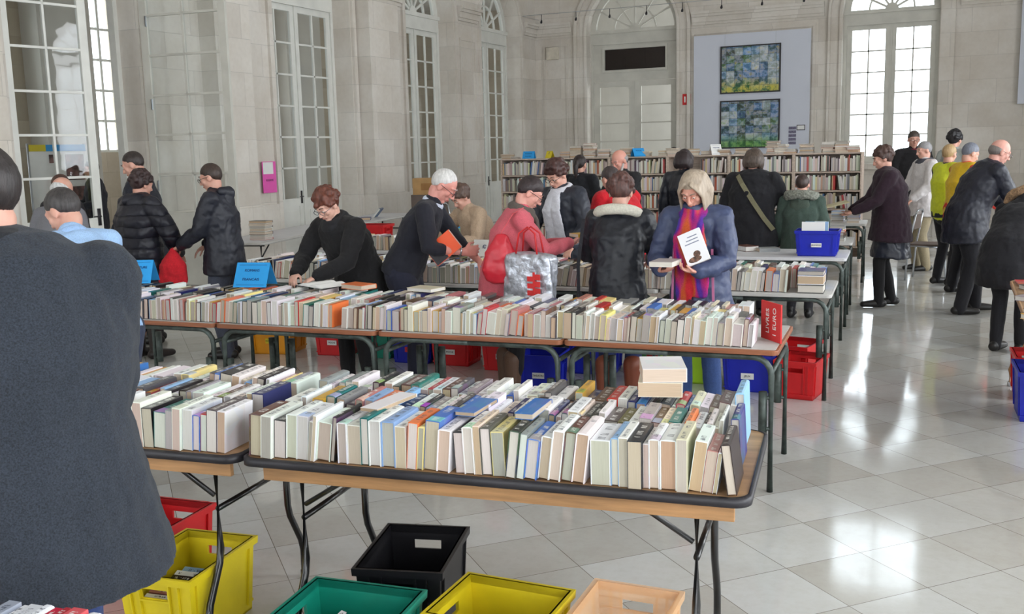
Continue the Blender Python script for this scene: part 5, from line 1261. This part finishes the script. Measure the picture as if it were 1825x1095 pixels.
    if face_on:
        for q in (-1, 1):
            m_ = MB(); m_.blob(H_(q * .031, .0845, .004), (.010 * hs, .0075 * hs, .0045 * hs), HM, 10, 6); m_.blob(H_(q * .031, .0905, .003), (.0045 * hs, .003 * hs, .004 * hs), HM, 8, 5, 1); m_.build('eye', [EYEW, IRIS], root, True)
        m_ = MB(); m_.limb([H_(-.022, .0868, -.062), H_(0, .0975, -.0615), H_(.022, .0868, -.062)], [.0028, .004, .0028], n=8); m_.build('lips', simple('lips_%02x%02x%02x' % tuple(skin), (int(skin[0] * .85), int(skin[1] * .62), int(skin[2] * .62)), .5), root, True)
    if glasses:
        gm = simple('glasses_%02x%02x%02x' % tuple(glasses), glasses, .3); m_ = MB(); RX = HM @ Matrix.Rotation(R(90), 3, 'X')
        for q in (-1, 1):
            m_.torus(H_(q * .033, .105, .002), .025 * hs, .018 * hs, .0022, RX, nu=18, nv=6); m_.tube([H_(q * .058, .103, .006), H_(q * .080, .06, .008), H_(q * .086, -.01, .006)], .002, 6)
        m_.tube([H_(-.009, .106, .006), H_(.009, .106, .006)], .002, 6); m_.build('glasses', gm, root, True)
    root['_a'] = 0; del root['_a']
    return root, dict(arm=arm, neck=neck, pel=pel, waist=waist, chest=chest, d=d, fwd=fwd, sh=sh, s=s, k=k, hc=hc)
def W2(root, v): return root.matrix_basis @ V(v)
def Mloc(x, y, face): return Matrix.Translation((x, y, 0)) @ Matrix.Rotation(R(face), 4, 'Z')
def held(x, y, face, v, rx, ry, rz, t, L_, W_, cov, pg, hard, label):
    """book held at local point v of a person standing at x,y; rotations in degrees in the person's frame"""
    return put_book(Mloc(x, y, face) @ Matrix.Translation(v) @ Euler((R(rx), R(ry), R(rz))).to_matrix().to_4x4() @ Matrix.Translation((0, 0, -W_ / 2)), t, L_, W_, cov, pg, hard, label)
def bag(x, y, face, label, mat, pts_strap, c, size, cat='bag', name='shoulder_bag', kindtop='soft'):
    root = empty(name, (x, y, 0), R(face), label, cat); m_ = MB(); a, b, cc = size
    m_.limb([V(c) + V((0, .01, cc * .95)), V(c) + V((0, 0, cc * .3)), V(c) - V((0, 0, cc * .4)), V(c) - V((0, 0, cc * .75))], [(b * .5, a * .35), (b, a * .8), (b * 1.1, a), (b * .9, a * .85)], side=V((1, 0, 0))); organic(m_, 'bag_body', mat, root, .010, 3, .02, .08)
    m_ = MB(); pp = [V(p) for p in pts_strap]
    for p_, q_ in zip(pp, pp[1:]): m_.bar(p_, q_, .022, .005, side=V((1, 0, 0)))
    m_.build('strap', mat, root); return root

NEAR = .0085
# 1 man in the foreground, back turned
P1R, P1D = person('person seen from behind in grey-blue tweed overcoat, nearest to the camera', -2.03, 1.51, 1.79, 50, lean=4, hp=10, hyaw=-55, build=1.62, top=(36, 42, 52), topkind='tweed', hem=.74, flare=1.10, legs=(34, 56, 110), hair='crop', hairc=(40, 34, 34), voxel=.008, face_on=False, rh=(.20, .30, .98), lh=(-.1, .38, 1.02), relb=(.35, -.25, -1))
m_ = MB(); m_.torus(P1D['neck'] + V((0, .0, .025)), .088, .092, .034, Matrix.Rotation(R(-10), 3, 'X'), rz=.050); m_.torus(P1D['neck'] + V((0, .0, -.02)), .11, .10, .034, Matrix.Rotation(R(-12), 3, 'X'), rz=.045); organic(m_, 'black_scarf', cloth((22, 24, 30), 'knit'), P1R, .007, 2, .012, .05)
# 2 man in denim shirt bending behind
person('person in light blue denim shirt bending over the second row', -4.02, 3.60, 1.72, 70, lean=34, hp=18, hyaw=-25, top=(156, 188, 226), topkind='knit', hem=.88, legs=(44, 52, 74), hair='short', hairc=(58, 54, 54), rh=(.1, .55, .95), lh=(-.18, .5, .92), collar=(150, 180, 220), face_on=False)
# 3, 4 far left
person('person with bald crown and white side hair, far left behind the denim shirt', -6.42, 5.45, 1.63, 10, hp=30, lean=8, top=(110, 110, 116), topkind='knit', hair='balding', hairc=(196, 196, 196), voxel=.014)
person('person with dark brown hair and black top seen from behind, left of the glazed leaf', -7.62, 6.55, 1.62, 12, hp=8, woman=True, top=(30, 28, 34), topkind='knit', hair='short', hairc=(70, 42, 32), voxel=.014, face_on=False)
# 5 behind the leaf
person('person in dark jacket and glasses standing beyond the open leaf at left', -11.25, 10.25, 1.74, 150, hp=10, top=(34, 34, 42), legs=(30, 30, 36), hairc=(50, 40, 34), glasses=(30, 30, 30), voxel=.014, rh=(.12, .30, 1.1), lh=(-.12, .28, 1.1))
# 6 tall man with olive scarf
person('tall person with cropped hair and olive scarf looking down to the left', -7.15, 7.10, 1.82, 118, hp=22, lean=6, build=1.05, top=(34, 36, 46), topkind='plain', hem=.75, hair='crop', hairc=(46, 36, 34), scarf=(74, 72, 52), voxel=.011, rh=(.15, .35, 1.0), lh=(-.15, .3, 1.0))
# 7 quilted coat
person('person in long black quilted coat with hood, back turned', -6.66, 6.50, 1.64, -12, hp=14, lean=6, woman=True, build=1.26, top=(24, 25, 38), topkind='puffer', hem=.60, flare=1.06, legs=(26, 26, 32), hair='fluffy', hairc=(52, 34, 34), hood=(24, 25, 38), voxel=.010, face_on=False, rh=(.25, .22, .93), lh=(-.25, .25, .95), relb=(1, -.3, -.2), lelb=(-1, -.3, -.2), boots=(36, 28, 26))
# 8 man in black jacket with glasses
person('person in black hooded jacket and glasses facing left, holding a red bag', -5.97, 6.78, 1.69, 112, hp=16, lean=5, build=1.08, top=(24, 27, 40), topkind='shell', hem=.76, legs=(66, 70, 84), hairc=(56, 42, 36), glasses=(40, 36, 36), hood=(24, 27, 40), voxel=.010, rh=(.18, .22, .98), lh=(-.12, .34, 1.0), lelb=(-.4, -.8, -.5))
root = empty('red_bag', (-5.97, 6.78, 0), R(112), 'red cloth bag hanging from the hand of the person in glasses', 'bag')
m_ = MB(); m_.limb([(-.12, .40, .96), (-.12, .41, .84), (-.12, .42, .70)], [(.03, .03), (.07, .12), (.06, .13)], side=V((1, 0, 0))); organic(m_, 'bag_body', cloth((206, 30, 44), 'plain'), root, .010, 2, .03, .08)
# 9 red-haired reader
RX, RY, RF = -4.10, 6.02, 168
person('red-haired person in black coat and glasses reading an open book', RX, RY, 1.58, RF, lean=28, hp=24, woman=True, build=1.22, top=(18, 17, 20), topkind='plain', hem=.62, flare=1.08, legs=(20, 20, 24), hair='fluffy', hairc=(96, 50, 36), skin=(222, 178, 160), glasses=(90, 90, 96), scarf=(26, 26, 30), voxel=NEAR, bodyvox=.0055, rh=(.13, .44, .93), lh=(-.06, .42, .92), rcurl=.7, lcurl=.6, rn=(-.3, .1, -1), ln=(.3, .1, -1), relb=(.8, -.5, -.3), lelb=(-.8, -.5, -.3))
# 10 white-haired man
WX, WY, WF = -3.70, 6.16, -72
pr, pd = person('white-haired person in dark navy sweater holding an orange book under one arm', WX, WY, 1.70, WF, lean=27, hp=30, build=1.08, top=(26, 27, 38), topkind='knit', hem=.88, legs=(28, 30, 48), hair='thin', hairc=(206, 204, 202), skin=(214, 150, 138), glasses=(60, 40, 40), collar=(196, 204, 220), voxel=NEAR, bodyvox=.0055, sleeve=.35, rh=(.20, .42, 1.06), lh=(-.02, .50, .955), rcurl=.9, lcurl=.8, rn=(-1, 0, -.1), rf=(-.5, .9, .05), ln=(.2, 0, -1), relb=(.8, -.9, -.5), lelb=(-.6, -.5, -.6))
m_ = MB(); a_, e_, w_ = pd['arm'][1]; ax = (w_ - e_).normalized(); m_.torus(w_ - ax * .03, .032, .026, .007, V((0, 0, 1)).rotation_difference(ax).to_matrix()); m_.build('wristwatch', METAL_S, pr, True)
held(WX, WY, WF, (.255, .33, 1.11), 0, 0, 0, .024, .22, .15, (232, 84, 34), (210, 200, 190), False, 'orange and black book under the arm of the white-haired person')
ob_ = col.objects[-1] if False else None
OB = [o for o in col.objects if o.get('label', '').startswith('orange and black book')][0]
for q in (-1, 1):
    m_ = MB(); m_.box(q * .5 - .004, -.49, .02, q * .5 + .004, -.02, .98); m_.box(q * .5 - .006, -.35, .1, q * .5 + .006, -.28, .9); m_.build('dark_cover_photo', EDGE_B, OB)
OB.rotation_euler = (Mloc(WX, WY, WF).to_3x3() @ Euler((R(38), R(0), R(-6))).to_matrix()).to_euler()
# 11 pink sweater
PX, PY, PF = -2.93, 6.13, -62
pr, pd = person('person in pink sweater with short dark hair holding out a yellow book', PX, PY, 1.60, PF, lean=18, hp=28, woman=True, build=1.28, top=(206, 96, 108), topkind='knit', hem=.74, flare=1.03, legs=(20, 20, 26), hair='short', hairc=(46, 34, 36), skin=(222, 166, 152), glasses=(30, 26, 28), scarf=(88, 80, 74), scarf_long=True, voxel=NEAR, bodyvox=.0055, rh=(.07, .43, 1.12), lh=(-.10, .43, 1.10), rcurl=.5, lcurl=.5, rn=(-.4, 0, 1), ln=(.3, 0, 1), relb=(.7, -.4, -.7), lelb=(-.7, -.4, -.7), boots=(92, 66, 50))
held(PX, PY, PF, (-.01, .555, 1.165), 0, 90, 20, .022, .20, .14, (196, 152, 40), (216, 206, 190), False, 'yellow-covered book held out by the pink sweater person')
bag(PX, PY, PF, 'red leather shoulder bag worn by the person in pink sweater', simple('red_leather', (190, 34, 50), .38, bump=.15), [pd['sh'][1] + V((-.035, .02, .075)), pd['sh'][1] + V((.045, -.05, .045)), pd['sh'][1] + V((.085, -.13, -.07)), (.275, -.06, 1.18)], (.285, -.05, 1.04), (.13, .05, .16))
bag(PX, PY, PF, 'bright red strap bag hanging from the arm of the pink sweater', simple('bright_red_leather', (220, 40, 40), .4), [(.20, .25, 1.17), (.235, .25, 1.0), (.24, .2, .92)], (.24, .12, .86), (.08, .03, .05), name='small_red_bag')
# silver tote resting on the second row
tx, ty = at_y(940, 480, 5.80).x, 5.84
root = empty('tote_bag', (tx, ty, .60), R(-8), 'crumpled silver tote bag with red emblem in front of the pink sweater', 'bag')
m_ = MB(); n_ = 12; rs = []
for j in range(9):
    z = j * .0625; ring = []
    for i in range(28):
        a = 2 * math.pi * i / 28; sx, sy = math.cos(a), math.sin(a); kx = (abs(sx) ** .5) * (1 if sx > 0 else -1); ky = (abs(sy) ** .5) * (1 if sy > 0 else -1)
        wob = 1 + .06 * math.sin(5 * a + j * .9) + .03 * math.sin(11 * a + j)
        ring.append(V((.19 * kx * wob * (.92 + .08 * j / 8), .065 * ky * wob * (1.1 - .25 * j / 8), z)))
    rs.append(ring)
m_.rings(rs)
SILV = simple('silver_foil_fabric', (196, 200, 210), .32, metal=.55, var=.25, scale=22, bump=.9)
o_ = m_.build('bag_body', SILV, root, True); sb = o_.modifiers.new('sub', 'SUBSURF'); sb.levels = 1; sb.render_levels = 2; dd = o_.modifiers.new('crumple', 'DISPLACE'); dd.texture = fold_tex(.04); dd.strength = .022; dd.texture_coords = 'LOCAL'
m_ = MB()
for k_ in range(5): m_.box(.03, -.086, .14 + k_ * .045, .075, -.080, .172 + k_ * .045); m_.box(.085, -.086, .15 + k_ * .045, .125, -.080, .187 + k_ * .045)
m_.box(.073, -.088, .13, .087, -.082, .38); m_.build('red_emblem', CARDC['red'], root)
for q in (-1, 1): m_ = MB(); m_.tube([(-.08, q * .04, .49), (-.06, q * .03, .62), (0, q * .02, .66), (.06, q * .03, .62), (.08, q * .04, .49)], .006, 8); m_.build('handle', simple('red_handle', (206, 40, 44), .5), root, True)
# 12 white scarf
person('curly-haired person in dark coat with long white scarf behind the pink sweater', -3.24, 8.05, 1.66, 160, hp=26, lean=14, woman=True, build=1.2, top=(38, 42, 54), topkind='shell', hem=.72, hair='curly', hairc=(66, 38, 34), scarf=(206, 206, 214), scarf_long=True, glasses=(40, 30, 30), voxel=.010, bodyvox=.007, rh=(.2, .4, 1.0), lh=(-.3, .3, .95), legs=(28, 28, 34))
person('person in beige jacket with brown hair half hidden left of the pink sweater', -4.12, 8.10, 1.50, 150, hp=24, lean=26, woman=True, build=1.1, top=(176, 152, 128), topkind='plain', hem=.78, hair='fluffy', hairc=(84, 62, 52), voxel=.011, rh=(.3, .45, .98), lh=(-.15, .4, .95))
# 13 ponytail
person('person with ponytail in black jacket, back turned, before the bookcases', -4.42, 11.35, 1.66, -6, hp=4, woman=True, build=1.1, top=(18, 19, 26), topkind='plain', hem=.76, hair='pony', hairc=(40, 28, 28), collar=(170, 170, 178), voxel=.011, face_on=False)
# 14 bearded
person('bald bearded person in black jacket looking down before the bookcases', -3.62, 10.7, 1.72, 150, hp=26, lean=6, build=1.12, top=(24, 23, 26), topkind='plain', hem=.78, hair='balding', hairc=(150, 146, 146), skin=(210, 152, 136), beard=(190, 184, 180), voxel=.010, bodyvox=.007, rh=(.12, .35, 1.0), lh=(-.12, .35, 1.0))
# 15 black parka with white hood lining
BX_, BY_, BF_ = -2.14, 6.16, 6
person('person in black parka with cream hood lining and grey scarf, back turned', BX_, BY_, 1.57, BF_, hp=16, lean=11, woman=True, build=1.06, top=(22, 25, 34), topkind='shell', hem=.66, flare=1.05, legs=(38, 52, 96), boots=(122, 62, 40), hair='fluffy', hairc=(84, 54, 48), scarf=(120, 122, 130), hoodlining=(206, 202, 188), voxel=NEAR, bodyvox=.007, face_on=False, rh=(.16, .34, .98), lh=(-.14, .34, 1.0), relb=(.6, -.5, -.7), lelb=(-.6, -.5, -.7))
bag(BX_, BY_, BF_, 'dark bag with pale strap hanging at left of the black parka', cloth((34, 34, 40), 'plain'), [(-.20, -.10, 1.30), (-.235, -.12, 1.0), (-.235, -.12, .82)], (-.235, -.12, .70), (.10, .04, .12))
# 16, 17
person('person in red jacket bending left, partly behind the blonde person', -2.86, 8.5, 1.66, 55, hp=14, lean=30, build=1.05, top=(196, 18, 34), topkind='plain', hem=.84, hair='short', hairc=(66, 56, 56), voxel=.010, face_on=False, rh=(.15, .45, .95), lh=(-.15, .45, .95))
person('person with straight dark hair in black leather jacket facing the bookcases', -3.02, 10.95, 1.70, -8, hp=6, woman=True, build=1.05, top=(30, 33, 42), topkind='leather', hem=.80, hair='mid', hairc=(44, 32, 34), voxel=.011, face_on=False)
# 18 blonde reader
LX, LY, LF = -1.59, 6.13, 178
pr, pd = person('blonde person in blue raincoat and multicoloured scarf reading a book', LX, LY, 1.61, LF, lean=14, hp=30, hyaw=4, woman=True, build=1.04, top=(58, 68, 100), topkind='shell', hem=.74, flare=1.05, legs=(50, 74, 124), hair='bob', hairc=(168, 152, 134), skin=(214, 158, 140), scarf=(196, 40, 60), scarfmat=SCARFM, scarf_long=True, voxel=NEAR, bodyvox=.005, rh=(.14, .34, 1.01), lh=(-.08, .32, 1.01), rcurl=.8, lcurl=.8, rn=(-.3, .3, 1), ln=(.3, .3, 1), rf=(-.8, .5, .1), lf=(.8, .5, .1), relb=(.6, -.5, -.9), lelb=(-.6, -.5, -.9), collar='high')
held(LX, LY, LF, (.09, .40, 1.065), 6, 90, 8, .03, .20, .14, (190, 180, 176), (222, 218, 208), False, 'cream-paged paperback held open-side out by the blonde reader')
def _wb():
    a = R(24); t_ = R(12); X = V((0, math.cos(t_), math.sin(t_))); Y = V((math.sin(a), -math.sin(t_) * math.cos(a), math.cos(a) * math.cos(t_))).normalized(); Z_ = X.cross(Y); M_ = Matrix((X, Y, Z_)).transposed().to_4x4()
    return Mloc(LX, LY, LF) @ Matrix.Translation((-.055, .305, 1.15)) @ M_ @ Matrix.Translation((0, 0, -.07))
put_book(_wb(), .022, .20, .14, (236, 236, 240), (226, 222, 214), False, 'white book with a small portrait cover under the arm of blonde reader')
WB_ = [o for o in col.objects if o.get('label', '').startswith('white book with a small portrait')][0]
for q in (-1, 1):
    m_ = MB(); m_.blob((q * .5, -.22, .45), (.012, .10, .16)); m_.blob((q * .5, -.36, .60), (.010, .09, .30)); m_.build('cover_portrait', simple('portrait_print', (120, 84, 66), .5, var=.5, scale=8), WB_, True)
    m_ = MB(); [m_.box(q * .5 - .006, .12 + i * .1, .18, q * .5 + .006, .15 + i * .1, .82 - .1 * i) for i in range(3)]; m_.build('cover_lettering', simple('grey_blue_print', (130, 136, 160), .6), WB_)
for q in (-1, 1):
    m_ = MB(); M_ = Matrix.Rotation(-R(9), 3, 'X'); m_.bar(pd['waist'] + V((q * .12, .148, .12)), pd['waist'] + V((q * .13, .150, -.20)), .014, .006, side=V((1, 0, 0))); m_.build('pink_piping', simple('pink_piping', (190, 110, 150), .6), pr)
# 19 long black coat
person('person in long black coat with pale diagonal strap, back turned, at bookcases', -2.12, 10.25, 1.70, -4, hp=14, lean=6, woman=True, build=1.42, top=(18, 18, 24), topkind='plain', hem=.42, flare=1.12, hair='mid', hairc=(78, 66, 58), voxel=.011, face_on=False, rh=(.3, .3, 1.0), lh=(-.34, .1, .85))
root = empty('crossbody_strap', (-2.12, 10.25, 0), R(-4), 'pale olive bag strap across the back of the long black coat', 'strap'); m_ = MB()
pts_ = [V((-.13, -.075, 1.44)), V((-.06, -.165, 1.36)), V((.06, -.185, 1.18)), V((.17, -.18, 1.02)), V((.25, -.12, .90))]
for p_, q_ in zip(pts_, pts_[1:]): m_.bar(p_, q_, .045, .006, side=V((1, 0, .8)))
m_.build('strap_webbing', cloth((122, 118, 92), 'plain'), root)
# 20 green parka
person('shorter person in green parka with fur-edged hood, right of the long black coat', -1.63, 10.25, 1.43, -2, hp=6, woman=True, build=1.25, top=(58, 74, 66), topkind='plain', hem=.62, hair='short', hairc=(60, 44, 40), fur=(120, 122, 112), hood=(66, 78, 68), voxel=.011, face_on=False, legs=(40, 40, 46))
# 21 plum coat
MX, MY, MF = -.88, 11.25, 104
person('person in dark plum coat and leather skirt standing in the aisle, reading paper', MX, MY, 1.68, MF, hp=16, lean=8, woman=True, build=1.4, top=(40, 20, 34), topkind='plain', hem=.72, flare=1.08, skirt=(34, 38, 52), legs=(16, 15, 18), hair='fluffy', hairc=(74, 52, 46), voxel=.011, rh=(.10, .38, 1.02), lh=(-.10, .38, 1.02), rn=(0, 0, 1), ln=(0, 0, 1), feet={1: (.10, -.06, 0), -1: (-.08, .10, 0)})
root = empty('paper_sheet', (MX, MY, 0), R(MF), 'large folded cream sheet held open by the person in plum coat', 'paper'); m_ = MB(); Mx = Matrix.Rotation(R(-14), 3, 'X'); m_.obox((0, .60, 1.08), (.30, .36, .006), Mx); m_.obox((0, .60, 1.088), (.28, .34, .004), Mx); m_.build('sheet', simple('cream_paper', (196, 186, 150), .8), root)
# 22, 23
person('person in white jacket with grey hair, walking behind the plum coat', -.72, 14.55, 1.72, 120, hp=12, build=1.1, top=(206, 200, 200), topkind='shell', hem=.74, hair='short', hairc=(140, 138, 140), scarf=(64, 64, 74), legs=(150, 138, 112), voxel=.012, rh=(.2, .3, 1.0), lh=(-.2, .25, .98))
person('person in black jacket with dark red collar and glasses near the bright window', -1.0, 16.6, 1.88, 195, hp=12, build=1.05, top=(24, 22, 26), hem=.75, hair='short', hairc=(70, 60, 54), glasses=(60, 50, 50), collar=(112, 28, 44), voxel=.012)
# 24-26
person('person in light grey sweater with black hair, back turned by the right wall pier', -.42, 16.3, 1.86, -30, hp=6, top=(150, 154, 150), topkind='knit', hem=.86, hair='curly', hairc=(28, 26, 30), voxel=.012, face_on=False, legs=(40, 40, 46))
person('blond person in lime yellow vest, back half turned, right of the aisle', -.40, 13.15, 1.68, -48, hp=8, hyaw=-20, woman=True, top=(40, 46, 50), vest=(206, 214, 40), hem=.84, hair='short', hairc=(176, 146, 104), voxel=.011, rh=(.2, .3, 1.0), lh=(-.2, .3, 1.0), legs=(22, 22, 28))
person('grey-haired person in golden yellow vest with red collar, beside the lime vest', -.22, 12.45, 1.70, -58, hp=22, lean=6, build=1.1, top=(206, 50, 36), vest=(220, 180, 24), hem=.84, hair='short', hairc=(112, 116, 128), voxel=.011, rh=(.2, .3, 1.0), lh=(-.2, .3, 1.0), legs=(22, 22, 28))
# 27 bald man in navy coat
person('balding person in dark navy jacket leaning over the right-hand table', -.10, 11.05, 1.80, -68, hp=14, lean=26, build=1.3, top=(22, 25, 40), topkind='shell', hem=.70, flare=1.05, hair='balding', hairc=(120, 112, 108), skin=(208, 156, 142), collar='high', glasses=(120, 110, 110), legs=(22, 22, 28), voxel=.010, bodyvox=.007, rh=(.15, .5, .95), lh=(-.1, .5, .95), relb=(.6, -.8, -.5), feet={1: (.12, -.12, 0), -1: (-.10, .12, 0)})
# 28 fur hood at the edge
person('person in black coat with brown fur-edged hood bending at the right edge', .24, 9.05, 1.60, -24, hp=20, lean=50, woman=True, build=1.3, top=(20, 20, 26), topkind='plain', hem=.62, flare=1.08, hair='mid', hairc=(60, 46, 40), fur=(150, 120, 90), hood=(22, 22, 28), legs=(20, 20, 26), voxel=.011, rh=(.15, .6, .84), lh=(-.15, .6, .84), face_on=False)
# 29 behind the bookcases
person('dark-haired person standing behind the bookcases, only the head showing', -4.75, 16.6, 1.72, 185, hp=20, top=(50, 50, 60), hair='short', hairc=(40, 32, 34), voxel=.014)

# ------------------------------------------------------------------ the uncounted remainder of the books, one object
me = bpy.data.meshes.new('book'); me.from_pydata([tuple(v) for v in FAR['v']], [], FAR['f'])
for m_ in (FCOVER, FSPINE, FPAGES): me.materials.append(m_)
me.polygons.foreach_set('material_index', FAR['m'])
at_ = me.color_attributes.new('tint', 'FLOAT_COLOR', 'CORNER'); buf = []
for f_i, f_ in enumerate(FAR['f']): buf += list(FAR['c'][f_i]) * len(f_)
at_.data.foreach_set('color', buf)
bm = bmesh.new(); bm.from_mesh(me); bmesh.ops.recalc_face_normals(bm, faces=bm.faces); bm.to_mesh(me); bm.free()
fb = bpy.data.objects.new('book', me); col.objects.link(fb)
tag(fb, 'the many smaller books standing in rows and piles on farther tables and bookcases', 'books', kind='stuff')
for a_, p_ in bproto: bpy.data.objects.remove(a_); bpy.data.objects.remove(p_)
